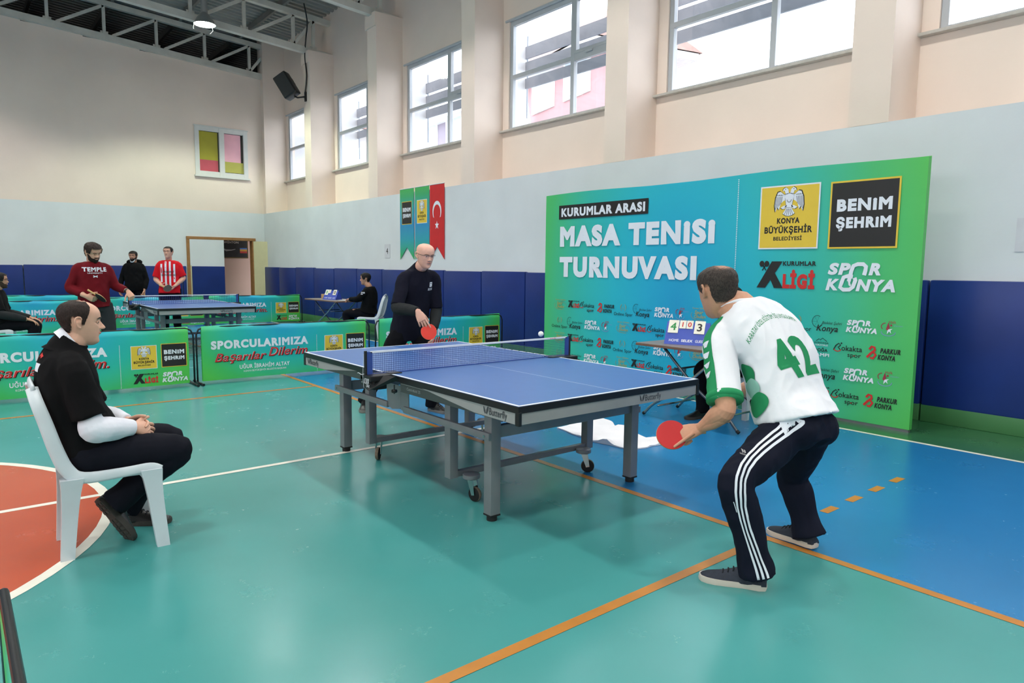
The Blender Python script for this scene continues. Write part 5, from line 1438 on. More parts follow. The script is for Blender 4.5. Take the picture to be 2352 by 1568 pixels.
    for s in 'LR':
        sh, el, wr = J['sh' + s], J['el' + s], J['wr' + s]; sr = st.get('sr', 1.0)
        if st['sleeve'] == 'short':
            e = sh.lerp(el, st.get('len', .72)); sm.tube([neck.lerp(sh, .35) - up1 * .02, sh - up1 * .0, sh.lerp(e, .5), e], [.056, .066 * sr, .068 * sr, .069 * sr], 18, res=4)
        else:
            e = wr.lerp(el, st.get('wr', .06)); sm.tube([neck.lerp(sh, .35) - up1 * .02, sh, sh.lerp(el, .55), el, el.lerp(wr, .45), e], [.055, .064 * sr, .061 * sr, .060, .057, .043], 18, res=4)
    sm = remesh(sm, vc, 5, .5, fold=st.get('fold', .006), seed=st.get('seed', 3)); sho = sm.build('shirt' if not st.get('name') else st['name'], st['mat'], t, smooth=True)
    # sleeves of an undershirt
    if 'under' in o:
        u = o['under']
        for s in 'LR':
            sh, el, wr = J['sh' + s], J['el' + s], J['wr' + s]; m2 = MB()
            m2.tube([sh.lerp(el, .4), sh.lerp(el, .8), el, el.lerp(wr, .4), wr.lerp(el, .12), wr.lerp(el, .02)], [.042, .050 * B, .059 * B, .058 * B, .046, .041], 16, res=5)
            remesh(m2, .006 if fine else vc, 3, .5, fold=.005, seed=7).build('under_sleeve', u, t, smooth=True)
    if 'collar' in o:
        c = o['collar']; nb = MB(); ax = (jaw - neck).normalized(); c0 = neck + fs * c.get('df', .004) + up1 * c.get('dz', .0)
        rr = [.074 * c.get('r', 1), .072 * c.get('r', 1), .070 * c.get('r', 1)]; tilt = c.get('tilt', .35)
        rings_ = []
        for q, rad in ((-.02, .080), (.012, .074), (.034, .071), (.034, .066), (.0, .064)):
            rings_.append([c0 + ax * (q * c.get('h', 1) - tilt * (math.sin(a) * .5 + .2) * .06) + (rs * math.cos(a) * rad + (fs - ax * fs.dot(ax)).normalized() * math.sin(a) * rad) * c.get('r', 1) for a in [2 * math.pi * k / 28 for k in range(28)]])
        nb.loft(rings_, 0, False); nb.build('collar', c['mat'], t, smooth=True)
    # ---------------- shoes
    for s in 'LR':
        f = o['foot' + s]; shoe(t, base, f['heel'], f['d'], f.get('u', (0, 0, 1)), s, o['shoe'][0], o['shoe'][1], lace=o['shoe'][2] if len(o['shoe']) > 2 else None, L=f.get('L', .285), tread=f.get('tread', False), high=o.get('shoehigh', .10))
    return dict(t=t, base=base, J=J, H=H, shirt=bvh_of(sm), shirt_o=sho, trousers=bvh_of(tr), trousers_o=tro, fs=fs, rs=rs, up1=up1, fp=fp, rh=rh, up0=up0)

wood_h = mat('pale_handle_wood', (206, 168, 112), .5, var=.1, scale=40)
def paddle(label, c, ax, n, front, back):
    """c blade centre, ax from the handle to the blade tip, n normal of the front rubber"""
    c = Vector(c); ax = Vector(ax).normalized(); n = (Vector(n) - ax * Vector(n).dot(ax)).normalized(); s = ax.cross(n)
    t = thing('table_tennis_bat', label, 'bat', c)
    out = [(math.cos(a) * .0755, math.sin(a) * .0785) for a in [2 * math.pi * k / 40 for k in range(40)]]
    P_ = lambda x, y, z: s * x + ax * y + n * z
    def disc(z0, z1, k): mb = MB(); mb.loft([[P_(x * k, max(y * k, -.062), z0) for x, y in out], [P_(x * k, max(y * k, -.062), z1) for x, y in out]]); return mb
    disc(-.003, .003, 1.0).build('blade', wood_h, t, auto=40)
    disc(.003, .0065, .985).build('rubber', front, t, auto=40); disc(-.0065, -.003, .985).build('rubber', back, t, auto=40)
    MB().tube([P_(0, -.065, 0), P_(0, -.10, 0), P_(0, -.17, 0)], [.014, .0125, .0155], 12, res=3, ell=(1, .75), up=s).build('handle', wood_h, t, smooth=True)
    return t
redr = mat('red_rubber', (206, 32, 36), .55, var=.03); redr2 = mat('bright_red_rubber', (232, 62, 48), .5, var=.05); blackr = mat('black_rubber_sheet', (24, 24, 26), .55); winer = mat('dark_red_rubber', (124, 26, 34), .45)
# =================================================================== people: who is where
def az(deg, z=0.0): return Vector((math.cos(math.radians(deg)), math.sin(math.radians(deg)), z))
def hair_full(zf=.176, zs=.112, zb=.052, front=.95):
    def m(z, t):
        a = abs(t)
        lo = zf if a < front else (zf + (zs - zf) * min(1, (a - front) / .25) if a < 1.45 else (zs if a < 1.62 else (zs + .03 if a < 1.95 else zb + .03 * max(0, 1 - (a - 1.95) / .3))))
        return sst(lo - .010, lo + .016, z)
    return m
def hair_receding(z, t):
    a = abs(t)
    lo = float(np.interp(a, [0, .85, 1.08, 1.28, 1.40, 1.52, 1.58, 1.92, 2.05, 2.3, 3.2], [.33, .33, .20, .155, .115, .108, .148, .150, .085, .058, .055]))
    top = 1 - .8 * sst(.220, .231, z) * (1 - sst(1.6, 2.4, a))
    return sst(lo - .012, lo + .014, z) * top
def hair_crown(z, t):
    a = abs(t); lo = float(np.interp(a, [0, .5, .85, 1.08, 1.24, 1.38, 1.52, 1.62, 1.92, 2.05, 2.3, 3.2], [.205, .205, .212, .185, .140, .118, .112, .145, .145, .09, .062, .056])); m = sst(lo - .012, lo + .016, z)
    # thin patch on the crown
    d = math.hypot((z - .222) / .024, (math.pi - a) / 1.15)
    return m * (1 - .62 * math.exp(-d * d * 1.2))
def beard(zt=.086):
    def m(z, t):
        a = abs(t); hi = zt - .018 + .042 * sst(.75, 1.40, a)
        v = sst(hi + .004, hi - .006, z) * sst(1.62, 1.45, a)
        v = max(v, sst(.50, .36, a) * sst(.071, .076, z) * sst(.089, .084, z))
        lipx = math.exp(-((a) / .30) ** 4) * math.exp(-((z - .066) / .0085) ** 2)
        return v * (1 - lipx) * sst(-.002, .01, z + .004)
    return m
black_h = mat('black_hair', (26, 22, 20), .7, var=.3, scale=60, bump=.5, bscale=160); grey_h = mat('greying_dark_hair', (66, 58, 52), .75, var=.45, scale=70, bump=.5, bscale=160)
brown_h = mat('dark_brown_hair', (40, 28, 24), .7, var=.3, scale=60, bump=.5, bscale=160)
blk_shoe = mat('black_leather', (24, 24, 25), .4, var=.1); blk_sole = mat('dark_grey_sole', (62, 58, 54), .8, var=.15, scale=30)
navy_shoe = mat('navy_mesh_shoe', (38, 44, 58), .7, var=.15, scale=60, bump=.3, bscale=300); white_sole = mat('dirty_white_sole', (206, 196, 184), .6, var=.08)
lace_k = mat('black_lace', (24, 26, 32), .8)

# ---- player in white, left hand with the bat, seen from behind
Wd = fabric('white_jersey', (236, 236, 242), .8, .10, .015); navyt = fabric('navy_track_trousers', (18, 21, 37), .8, .10, .08); greenp = fabric('green_jersey_panel', (44, 142, 92), .8, .08, .04); whitep = fabric('white_stripe_cloth', (222, 226, 236), .8, .05, .02)
JW = dict(head=(1.943, .088, 1.356), neck=(2.030, .178, 1.280), mid=(2.215, .255, 1.035), pel=(2.320, .246, .735), shL=(2.010, .022, 1.105), shR=(2.130, .350, 1.180), elL=(2.165, -.130, .800), wrL=(1.998, -.093, .672),
          elR=(2.050, .455, .860), wrR=(1.930, .215, .800), hipL=(2.320, .135, .680), hipR=(2.328, .365, .670), kneeL=(2.318, -.255, .510), ankL=(2.385, -.165, .105), kneeR=(2.190, .490, .365), ankR=(2.290, .490, .098))
camd = Vector((.589, -.775, .23))
wp = person('player in a white and green jersey with the number 42, crouching with a red bat', (2.32, .17, 0), JW, dict(
    fine=True, build=1.10, belly=.055, skin_col=(204, 150, 122), face=az(160, -.20), hup=(-.15, 0, 1), hs=1.12, nose=.9, brow=grey_h, nk=1.3,
    hair=dict(col=(58, 50, 46), mask=hair_crown, thick=.0065, rough=.0030, seed=3),
    handL=dict(D=(-.55, -.60, -.30), N=(-.45, .55, -.70), curl=[None, 1.25, 1.3, 1.3], thumb=(.75, .45, .35), tb=.3, sc=1.08, index=((1.995, -.140, .655), (1.948, -.228, .590))),
    handR=dict(D=(.15, -.75, -.60), N=(.5, .2, -.3), curl=[.5, .55, .6, .6], sc=1.05),
    trousers=dict(mat=navyt, w=1.12, hem=.086, fold=.008, loose=True, seed=2), shirt=dict(mat=Wd, sleeve='short', len=.86, hem=.0, g=.022, fold=.008, sr=1.22, seed=5, neckup=.035, nw=1.12),
    collar=dict(mat=Wd, h=1.6, r=1.22, tilt=.30, dz=.006),
    shoe=(navy_shoe, white_sole, lace_k), footL=dict(heel=(2.425, -.135, 0), d=(-.22, -.124, 0), L=.30), footR=dict(heel=(2.345, .480, .012), d=(-.25, .040, -.012), L=.30)))
T_ = wp['t']; bs = wp['base']
# side stripes of the near (left) trouser leg
ax = [wp['J']['hipL'] + wp['up0'] * .10, wp['J']['hipL'], wp['J']['kneeL'], wp['J']['ankL'], wp['J']['ankL'] + Vector((.005, .0, -.05))]
ref = Vector((.45, -.89, 0))
wrap('side_stripe', whitep, T_, wp['trousers'], ax, [(.0, .995, a, a + .135) for a in (-.62, -.36, -.10)], ref, ns=70, na=2, out=.30)
# green sleeve panel with chevrons, cuff band
sa = [wp['J']['neck'].lerp(wp['J']['shL'], .45) + Vector((0, 0, .01)), wp['J']['shL'], wp['J']['shL'].lerp(wp['J']['elL'], .5), wp['J']['shL'].lerp(wp['J']['elL'], .88)]
refs = Vector((-.95, -.30, 0))
wrap('sleeve_panel', greenp, T_, wp['shirt'], sa, [(.06, .98, lambda s: -1.30 - .10 * s, lambda s: -.62 + .40 * s)], refs, ns=40, na=8, lift=.002, out=.22)
for s_ in 'LR':
    a_, b_ = wp['J']['sh' + s_], wp['J']['el' + s_]
    MB().tube([a_.lerp(b_, .79), a_.lerp(b_, .795), a_.lerp(b_, .872), a_.lerp(b_, .876), a_.lerp(b_, .86)], [.082, .0885, .0885, .0865, .060], 28, caps=False).build('sleeve_cuff', greenp, T_, smooth=True)
chev = [(s0 + k * 0, s0, 0, 0) for s0 in () for k in ()]
for k in range(4):
    s0 = .36 + .115 * k
    for sg in (0, 1):
        c = -.92 + .05 * k
        wrap('chevron', whitep, T_, wp['shirt'], sa, [(s0 + .0, s0 + .06, (lambda s, s0=s0, c=c: c - .30 + (s - s0) * 3.2) if sg == 0 else (lambda s, c=c: c), (lambda s, c=c: c) if sg == 0 else (lambda s, s0=s0, c=c: c + .30 - (s - s0) * 3.2))], refs, ns=6, na=3, lift=.0045, out=.22)
# number and arc of lettering on the back
up_b = (wp['J']['neck'] - wp['J']['mid']).normalized(); rb = wp['rs']; nb = rb.cross(up_b)
Ub = rb; Vb = up_b; O_ = wp['J']['mid'] - wp['fs'] * .05
p = Print(); p.text('42', -.145, -.15, .230, .215, 0, .055, 0, 'l')
decal(p, 'back_number', [greenp], T_, wp['shirt'], O_, Ub, Vb, .014)
p = Print(); p.text('KARATAY ÖZEL EĞİTİM İŞ UYGULAMA', -.19, .165, .33, .026, 0, .0)
decal(p, 'back_lettering', [greenp], T_, wp['shirt'], O_, Ub, Vb, .012, curve=lambda a, b: (a * .95, b - 2.4 * a * a + .01))
# green leaf-like side print below the arm
ta = [wp['J']['pel'] - wp['up0'] * .04, wp['J']['mid'], wp['J']['neck']]
pg2 = fabric('pale_green_print', (150, 200, 184), .8, .08, .12)
rl = -wp['rs']
def leaf(m, s0, s1, c, w, sl=0.0, lf=.004):
    wrap('side_print', m, T_, wp['shirt'], ta, [(s0, s1, lambda s: c + sl * (s - s0) - w * max(0.02, math.sin(math.pi * (s - s0) / (s1 - s0))) ** .6, lambda s: c + sl * (s - s0) + w * max(0.02, math.sin(math.pi * (s - s0) / (s1 - s0))) ** .6)], rl, ns=26, na=14, lift=lf, out=.35)
leaf(greenp, .34, .62, -.02, .24, -.3); leaf(pg2, .24, .42, -.02, .26, .2, .0065); leaf(greenp, .10, .29, .02, .30, .9, .009)
wrap('reflective_tab', whitep, T_, wp['trousers'], [wp['J']['kneeL'], wp['J']['ankL']], [(.14, .27, .17, .22)], ref, ns=6, na=1, out=.3)
# small logo on the thigh
p = Print()
for k in range(3): p.line([(.0 + .008 * k, .0), (-.006 + .008 * k, .007 + .005 * k)], .006, 0)
p.text('adidas', -.006, -.007, .026, .005, 0, .01)
tt = (wp['J']['kneeL'] - wp['J']['hipL']).normalized()
decal(p, 'thigh_logo', [mat('grey_embroidery', (170, 168, 170), .8)], T_, wp['trousers'], wp['J']['hipL'].lerp(wp['J']['kneeL'], .40) + Vector((-.10, -.07, .02)), (.80, .60, -.1), (.05, .08, 1), .01, reach=.2)
paddle('red bat held low by the player in the white and green jersey', (1.905, -.198, .636), (-.60, -.75, -.13), (.50, -.72, .45), redr, blackr)

# ---- seated man in the foreground
polo = fabric('black_polo', (15, 14, 16), .9, .08, .08); shirtw = fabric('white_shirt_cloth', (228, 228, 238), .75, .12, .02); navyw = fabric('dark_navy_trousers', (18, 19, 29), .85, .08, .06)
JS = dict(head=(-.068, -2.478, 1.165), neck=(-.075, -2.540, 1.045), mid=(-.075, -2.575, .755), pel=(-.062, -2.490, .515), shL=(-.245, -2.525, .945), shR=(.100, -2.540, .945), elL=(-.255, -2.390, .640), wrL=(-.085, -2.285, .622),
          elR=(.165, -2.475, .655), wrR=(.075, -2.285, .618), hipL=(-.155, -2.470, .505), hipR=(.045, -2.485, .505), kneeL=(-.150, -2.064, .478), kneeR=(.095, -2.085, .475), ankR=(-.002, -2.375, .215), ankL=(-.235, -2.285, .095))
sm_ = person('seated man in a black polo over a white shirt, hands clasped, in profile', (-.06, -2.42, 0), JS, dict(
    fine=True, build=1.06, belly=.06, skin_col=(222, 172, 148), face=az(84, -.06), hup=(0, 0, 1), hs=.97, nose=1.15, brow=black_h, gaze=0, nk=1.08,
    hair=dict(col=(40, 28, 24), mask=hair_receding, thick=.0065, rough=.0028, seed=11),
    handR=dict(D=(-.45, .80, -.25), N=(-.75, -.35, -.45), curl=[.28, .35, .45, .5], thumb=(.7, .55, -.05), tb=.45, sc=1.0), handL=dict(D=(.60, .72, -.15), N=(.75, -.60, -.35), curl=[.55, .6, .65, .7], thumb=(.7, .5, .1), sc=1.0),
    trousers=dict(mat=navyw, w=1.08, hem=.075, fold=.005, seed=4, cuff=.03), shirt=dict(mat=polo, sleeve='short', len=.80, hem=.02, g=.016, fold=.006, sr=1.10, seed=8, neckup=.040), under=shirtw,
    collar=dict(mat=shirtw, h=.75, r=.96, dz=.030, tilt=.45),
    shoe=(blk_shoe, blk_sole, lace_k), shoehigh=.13, footR=dict(heel=(-.040, -2.455, .235), d=(.055, .135, -.222), u=(-.40, .78, .45), tread=True), footL=dict(heel=(-.270, -2.335, 0), d=(.45, .89, 0))))
wcol = MB(); J_ = sm_['J']; ax_ = (sm_['H']((0, -.012, .045)) - J_['neck']).normalized()
rings_ = []
for q, rad in ((-.020, .106), (.012, .090), (.034, .081), (.036, .077), (.004, .076)):
    rings_.append([J_['neck'] + ax_ * (q - .55 * (math.sin(a) * .5 + .2) * .06) + sm_['rs'] * math.cos(a) * rad + sm_['fs'] * (math.sin(a) * rad + .004) for a in [2 * math.pi * k / 28 for k in range(28)]])
wcol.loft(rings_, 0, False); wcol.build('polo_collar', polo, sm_['t'], smooth=True)
p = Print(); p.poly([(-.02, .0), (.045, .0), (.045, .04), (-.02, .04)], 0); p.line([(-.03, .05), (.0, .085), (.02, .07)], .016, 1)
decal(p, 'back_badge', [whitep, PRN[PR_]], sm_['t'], sm_['shirt'], J_['neck'].lerp(J_['mid'], .42) + Vector((.05, 0, 0)), sm_['rs'], sm_['up1'], .012)

# ---- bald player
navyj = fabric('navy_long_top', (22, 22, 36), .9, .08, .06); greys = fabric('charcoal_sleeve', (40, 42, 44), .85, .08, .06); blackt = fabric('black_trousers', (14, 14, 20), .9, .06, .08)
JB = dict(head=(-1.895, .728, 1.575), neck=(-2.000, .722, 1.440), mid=(-2.085, .690, 1.120), pel=(-2.100, .665, .840), shL=(-1.970, .880, 1.345), shR=(-1.995, .540, 1.340), elL=(-1.975, .915, 1.020), wrL=(-1.830, .785, .840),
          elR=(-1.900, .405, 1.060), wrR=(-1.625, .475, 1.040), hipL=(-2.085, .765, .790), hipR=(-2.095, .560, .790), kneeL=(-1.815, .765, .430), kneeR=(-2.180, .370, .420), ankL=(-1.835, .775, .085), ankR=(-2.350, .285, .090))
bp = person('bald player with glasses in a dark navy top, holding a bright red bat', (-2.06, .53, 0), JB, dict(
    fine=True, build=1.02, belly=.03, skin_col=(232, 178, 158), face=az(-3, -.22), hup=(.1, 0, 1), hs=1.05, hwide=1.04, brow=mat('thin_brow', (150, 112, 92), .8), gaze=-.3, nk=1.05,
    handR=dict(D=(.36, .27, -.89), N=(-.84, .50, -.10), curl=[.12, .30, .42, .5], thumb=(.8, .35, .5), sc=1.08), handL=dict(D=(.45, -.25, -.85), N=(-.5, -.8, 0), curl=[.4, .45, .5, .5], sc=1.05),
    trousers=dict(mat=blackt, w=1.05, hem=.070, fold=.006, seed=6), shirt=dict(mat=navyj, sleeve='short', len=.92, hem=-.19, g=.018, fold=.006, sr=.95, seed=12, name='top', neckup=.03), under=greys,
    collar=dict(mat=navyj, h=1.5, r=1.05, tilt=.9), shoe=(blk_shoe, mat('grey_shoe_sole', (120, 116, 110), .7), lace_k), footL=dict(heel=(-1.885, .770, 0), d=(.92, .18, 0)), footR=dict(heel=(-2.395, .295, .01), d=(.75, -.40, -.03))))
H = bp['H']; gm = mat('dark_glasses_frame', (40, 34, 34), .3); g = bpy.data.objects.new('glasses', None)
gl = MB()
for s in (-1, 1):
    gl.tube([H((s * .010, .1035, .1355)), H((s * .030, .1030, .1385)), H((s * .055, .0925, .1375))], .0018, 6, res=4)
    gl.tube([H((s * .055, .0925, .1375)), H((s * .074, .060, .1365)), H((s * .083, -.006, .1365)), H((s * .084, -.020, .130))], .0018, 6, res=4)
gl.tube([H((-.010, .1035, .1335)), H((0, .1065, .1345)), H((.010, .1035, .1335))], .0015, 6, res=3)
go = gl.build('glasses_frame', gm, bp['t'], smooth=True)
for s in (-1, 1):
    ln = MB(); ln.add([H(q) for q in ((s * .011, .1035, .1345), (s * .052, .0945, .1365), (s * .053, .0925, .122), (s * .046, .0945, .113), (s * .020, .1025, .112), (s * .011, .1040, .120))], [(0, 1, 2, 3, 4, 5)]); ln.build('lens', glass, go)
p = Print(); p.rect(-.016, .045, .016, .09, 0); p.rect(-.009, .055, .008, .063, 1); p.rect(-.009, .073, .008, .081, 1); p.text('BELTEK', -.03, .01, .055, .024, 0, .03)
decal(p, 'chest_badge', [whitep, navyj], bp['t'], bp['shirt'], bp['J']['neck'].lerp(bp['J']['mid'], .66) + Vector((.1, .10, 0)), -bp['rs'], bp['up1'], .015)
paddle('bright red bat in the hand of the bald player', (-1.560, .557, .846), (.36, .27, -.89), (.84, -.50, .22), redr2, blackr)

# ---- upright and seated figures further back
def stand(base, a, H=1.76, lean=0.0, **kw):
    f = az(a); r = Vector((f.y, -f.x, 0)); k = H / 1.76; b = Vector(base)
    P_ = lambda x, y, z: tuple(b + f * (x * k) + r * (y * k) + Vector((0, 0, z * k)))
    J = dict(head=(.03 + lean, 0, 1.645), neck=(-.01 + lean, 0, 1.495), mid=(lean * .5 - .01, 0, 1.20), pel=(0, 0, .95), shL=(-.01 + lean, -.158, 1.405), shR=(-.01 + lean, .158, 1.405), hipL=(0, -.10, .91), hipR=(0, .10, .91), kneeL=(.02, -.105, .50), kneeR=(.02, .105, .50), ankL=(-.02, -.11, .09), ankR=(-.02, .11, .09),
             elL=(-.03, -.25, 1.10), wrL=(.06, -.25, .86), elR=(-.03, .25, 1.10), wrR=(.06, .25, .86))
    J.update(kw); return {q: P_(*v) for q, v in J.items()}, f, r, P_
def seated(base, a, **kw):
    f = az(a); r = Vector((f.y, -f.x, 0)); b = Vector(base)
    P_ = lambda x, y, z: tuple(b + f * x + r * y + Vector((0, 0, z)))
    J = dict(head=(.03, 0, 1.18), neck=(-.02, 0, 1.045), mid=(-.05, 0, .76), pel=(0, 0, .53), shL=(-.02, -.162, .955), shR=(-.02, .162, .955), hipL=(.03, -.095, .515), hipR=(.03, .095, .515), kneeL=(.43, -.12, .50), kneeR=(.43, .12, .50), ankL=(.40, -.12, .09), ankR=(.40, .12, .09),
             elL=(.06, -.23, .68), wrL=(.28, -.14, .62), elR=(.06, .23, .68), wrR=(.28, .14, .62))
    J.update(kw); return {q: P_(*v) for q, v in J.items()}, f, r, P_
def feet(J, f, r, spread=.12, L=.28):
    o = {}
    for s, sg in (('L', -1), ('R', 1)):
        d = (f + r * sg * spread).normalized(); h = Vector(J['ank' + s]); o['foot' + s] = dict(heel=(h.x - d.x * .055, h.y - d.y * .055, 0), d=tuple(d), L=L)
    return o

# man in the dark red sweatshirt
maroon = fabric('dark_red_sweatshirt', (104, 18, 28), .85, .10, .06); greyt = fabric('charcoal_trousers', (48, 50, 54), .85, .10, .05)
J, f, r, P_ = stand((-6.30, -1.53, 0), 4, 1.74, .0, head=(.06, .0, 1.615), elR=(-.04, .26, 1.16), wrR=(.17, .13, 1.06), elL=(.03, -.25, 1.18), wrL=(.18, -.36, 1.11), hipL=(0, -.11, .92), kneeL=(.03, -.16, .5), ankL=(-.02, -.18, .09))
mp = person('bearded man in a dark red sweatshirt beside the distant table', (-6.30, -1.53, 0), J, dict(build=.98, belly=.02, skin_col=(214, 164, 140), face=az(26, -.42), hup=(.2, 0, 1), brow=brown_h, hair=dict(col=(40, 28, 24), mask=hair_full(.188, .12, .05, .85), thick=.018, rough=.006), beard=dict(col=(40, 28, 24), mask=beard(.090), thick=.007),
    handR=dict(D=tuple(f * .5 - r * .75 - Vector((0, 0, .4))), N=tuple(-f * .4 - r * .5), curl=[.9, 1.0, 1.0, 1.0]), handL=dict(D=tuple(f * .6 - r * .3 - Vector((0, 0, .75))), N=tuple(-f + Vector((0, 0, -.3))), curl=[1.2, 1.3, 1.3, 1.3]),
    trousers=dict(mat=greyt, w=1.08, hem=.07), shirt=dict(mat=maroon, sleeve='long', hem=-.09, g=.016, fold=.008, sr=1.05, wr=.22), shoe=(blk_shoe, blk_sole), **feet(J, f, r)))
p = Print(); p.text('TEMPLE', -.135, .0, .27, .055, 0, .05); p.text('UNIVERSITY', -.085, -.028, .17, .016, 0, .02)
p.line([(-.022, -.075), (-.012, -.062), (.012, -.062), (.022, -.075)], .012, 0); p.line([(-.022, -.05), (-.012, -.064), (.012, -.064), (.022, -.05)], .012, 0)
decal(p, 'chest_lettering', [whitep], mp['t'], mp['shirt'], mp['J']['neck'].lerp(mp['J']['mid'], .42) + f * .1 , -r, (0, 0, 1), .02)
w_ = Vector(J['wrL']) - mp['base']; dl = (w_ - (Vector(J['elL']) - mp['base'])).normalized()
MB().tube([w_ - dl * .035, w_ - dl * .012], .034, 14).build('wrist_watch', mat('black_watch', (20, 20, 22), .4), mp['t'], smooth=False)
q = Vector(J['wrR'])
paddle('dark red bat held by the man in the dark red sweatshirt', q + f * .10 - r * .14 + Vector((0, 0, -.02)), f * .30 - r * .55 + Vector((0, 0, -.45)), f * -.25 - r * .75 + Vector((0, 0, .75)), winer, blackr)

# man in the black coat, mask under the chin
coatm = fabric('black_winter_coat', (12, 12, 14), .9, .15, .1)
J, f, r, P_ = stand((-14.05, .40, 0), -22, 1.74, .0, elR=(-.02, .27, 1.12), wrR=(.10, .31, .88), elL=(.0, -.25, 1.10), wrL=(.10, -.22, .86))
cp = person('bearded man in a long black coat walking by the blue wall pads', (-14.05, .40, 0), J, dict(build=1.0, belly=.02, skin_col=(196, 146, 120), face=az(-32, -.05), brow=black_h, hair=dict(col=(24, 20, 19), mask=hair_full(.176, .11, .05, .9), thick=.012), beard=dict(col=(24, 20, 19), mask=beard(.088), thick=.007),
    handR=dict(D=(0, 0, -1), N=tuple(-r), curl=[.4, .5, .5, .5]), handL=dict(D=(0, 0, -1), N=tuple(r), curl=[.8, .9, .9, .9]),
    trousers=dict(mat=blackt, hem=.07), shirt=dict(mat=coatm, sleeve='long', hem=-.2, g=.035, fold=.010, sr=1.12, name='coat'), shoe=(blk_shoe, blk_sole), **feet(J, f, r)))
H = cp['H']; MB().tube([H((-.06, .03, .06)), H((-.035, .085, .0)), H((0, .10, -.012)), H((.035, .085, .0)), H((.06, .03, .06))], [.005, .013, .015, .013, .005], 10, res=4, ell=(1, .4)).build('face_mask', mat('pale_face_mask', (206, 212, 216), .8), cp['t'], smooth=True)
sk_ = MB(); hc = cp['J']['neck']; sk_.tube([hc + r * .13 - f * .02, hc + r * .11 - f * .09 + Vector((0, 0, .02)), hc - f * .12 + Vector((0, 0, .03)), hc - r * .11 - f * .09 + Vector((0, 0, .02)), hc - r * .13 - f * .02], [.03, .05, .055, .05, .03], 12, res=4); sk_.build('hood', coatm, cp['t'], smooth=True)
qc = Vector(J['wrL'])
paddle('black bat hanging in the hand of the man in the black coat', qc + f * .04 - r * .03 + Vector((0, 0, -.22)), f * .1 - r * .25 + Vector((0, 0, -1)), f, blackr, blackr)

# player in red and white stripes
redj = fabric('red_jersey', (206, 24, 36), .8, .08, .04)
J, f, r, P_ = stand((-10.95, .44, 0), -18, 1.80, .0, elR=(.0, .24, 1.13), wrR=(.19, .12, 1.015), elL=(.0, -.25, 1.15), wrL=(.20, -.10, 1.0))
rp = person('player in a red jersey with white stripes behind the distant table', (-10.95, .44, 0), J, dict(build=1.0, belly=.03, skin_col=(214, 164, 140), face=az(-38, .06), brow=black_h, hair=dict(col=(24, 20, 19), mask=hair_full(.19, .125, .06, .9), thick=.008),
    handR=dict(D=tuple(f * .7 - r * .6 - Vector((0, 0, .35))), N=tuple(-r + Vector((0, 0, .3))), curl=[.8, .9, 1.0, 1.0]), handL=dict(D=tuple(f * .55 + r * .45 - Vector((0, 0, .6))), N=tuple(r * .6 + Vector((0, 0, .6))), curl=[.25, .3, .3, .35]),
    trousers=dict(mat=blackt, w=1.1, hem=.075), shirt=dict(mat=redj, sleeve='short', len=.86, hem=-.17, g=.022, fold=.007, sr=1.08), shoe=(blk_shoe, white_sole), **feet(J, f, r)))
p = Print()
for k in range(4): p.rect(-.142 + .076 * k, -.44 + (.08 if k in (0, 3) else 0), -.108 + .076 * k, .05 - (.05 if k in (0, 3) else 0), 0)
decal(p, 'white_stripe', [whitep], rp['t'], rp['shirt'], rp['J']['neck'] - Vector((0, 0, .07)) + f * .1, -r, (0, 0, 1), .03)
p = Print(); p.text('BAŞKENT', -.10, .0, .20, .035, 0, .03); p.text('ÜNİVERSİTESİ', -.13, -.065, .26, .035, 0, .03)
decal(p, 'chest_lettering', [PRN[PK]], rp['t'], rp['shirt'], rp['J']['neck'] - Vector((0, 0, .24)) + f * .1, -r, (0, 0, 1), .03, lift=.005)
qr = Vector(J['wrR'])
paddle('black bat held by the red and white striped player', qr + f * .12 - r * .11 + Vector((0, 0, -.05)), f * .35 - r * .85 + Vector((0, 0, -.35)), f * .9 + Vector((0, 0, .4)), blackr, redr)

# man with glasses seated at the left edge
J, f, r, P_ = seated((-9.02, -2.40, .0), 78, wrR=(.36, .17, .60), wrL=(.36, -.16, .60))
lp = person('seated man with glasses in black at the left edge behind the barrier', (-9.02, -2.40, 0), J, dict(build=1.05, belly=.04, skin_col=(196, 146, 120), face=az(78, .0), brow=black_h, hair=dict(col=(24, 20, 19), mask=hair_full(.19, .11, .05, .85), thick=.014, rough=.005), beard=dict(col=(70, 52, 44), mask=beard(.088), thick=.0015),
    handR=dict(D=tuple(f * .9 - r * .1 - Vector((0, 0, .35))), N=(0, 0, -1), curl=[.3, .3, .35, .4]), handL=dict(D=tuple(f * .9 - Vector((0, 0, .3))), N=(0, 0, -1), curl=[.3, .3, .3, .3]),
    trousers=dict(mat=blackt, hem=.07), shirt=dict(mat=polo, sleeve='short', len=.85, hem=.0, g=.016), under=greys, shoe=(blk_shoe, blk_sole), **feet(J, f, r)))
H = lp['H']; gl = MB()
for s in (-1, 1):
    gl.tube([H((s * .010, .1035, .1355)), H((s * .030, .1030, .1385)), H((s * .055, .0925, .1375)), H((s * .050, .094, .114)), H((s * .018, .1025, .112)), H((s * .010, .1035, .1355))], .0018, 6)
    gl.tube([H((s * .055, .0925, .1375)), H((s * .083, -.006, .1365))], .0018, 6)
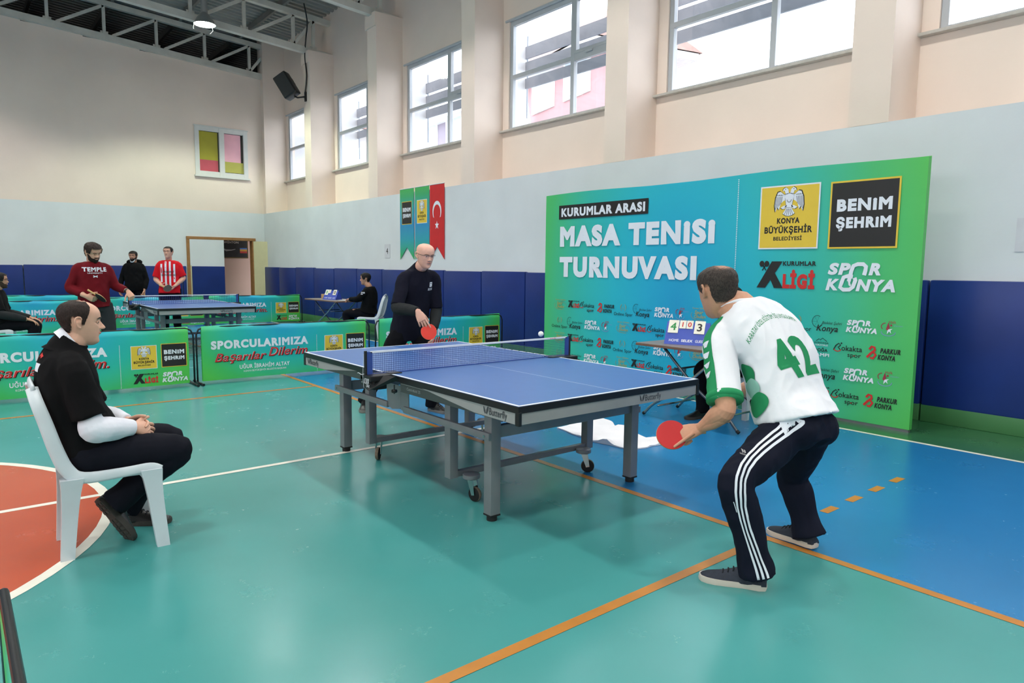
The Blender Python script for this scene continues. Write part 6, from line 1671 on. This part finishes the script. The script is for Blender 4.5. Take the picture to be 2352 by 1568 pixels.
gl.build('glasses_frame', gm, lp['t'])

# scorer at the distant folding table
J, f, r, P_ = seated((-8.66, 3.62, 0), 222, head=(.06, 0, 1.20), elL=(.13, -.24, .80), wrL=(.36, -.10, .785), elR=(.13, .24, .80), wrR=(.36, .06, .785))
fsn = person('scorer in black sitting at the distant folding table', (-8.66, 3.62, 0), J, dict(build=1.05, belly=.03, skin_col=(196, 146, 120), face=az(238, -.05), brow=black_h, hair=dict(col=(24, 20, 19), mask=hair_full(.185, .11, .05, .9), thick=.016, rough=.004),
    handR=dict(D=tuple(f * .7 - r * .5), N=(0, 0, -1), curl=[.5, .5, .5, .5]), handL=dict(D=tuple(f * .6 + r * .7), N=(0, 0, -1), curl=[.5, .5, .5, .5]),
    trousers=dict(mat=blackt, hem=.07), shirt=dict(mat=coatm, sleeve='long', hem=.0, g=.024, name='jacket', sr=1.15), shoe=(blk_shoe, blk_sole), **feet(J, f, r)))
p = Print(); p.text('SPOR', -.04, .0, .08, .03, 0, .03); p.rect(-.04, -.02, .0, -.008, 0)
decal(p, 'sleeve_badge', [whitep], fsn['t'], fsn['shirt'], fsn['J']['shL'].lerp(fsn['J']['elL'], .25), f * -1, (0, 0, 1), .02, reach=.25)

# scorer hidden behind the player in white
J, f, r, P_ = seated((.13, 3.17, 0), -90, head=(.10, .03, 1.175), elL=(.13, -.24, .82), wrL=(.36, -.12, .785), elR=(.13, .24, .82), wrR=(.36, .12, .785))
hs = person('scorer in black behind the near folding table, mostly hidden by the player in white', (.13, 3.17, 0), J, dict(build=1.0, skin_col=(196, 146, 120), face=az(-100, -.2), brow=black_h, hair=dict(col=(24, 20, 19), mask=hair_full(.18, .11, .04, .9), thick=.014),
    handR=dict(D=tuple(f), N=(0, 0, -1), curl=[.3] * 4), handL=dict(D=tuple(f), N=(0, 0, -1), curl=[.3] * 4), trousers=dict(mat=blackt, hem=.07), shirt=dict(mat=coatm, sleeve='long', hem=.0, g=.02, name='jacket'), shoe=(blk_shoe, blk_sole), **feet(J, f, r)))
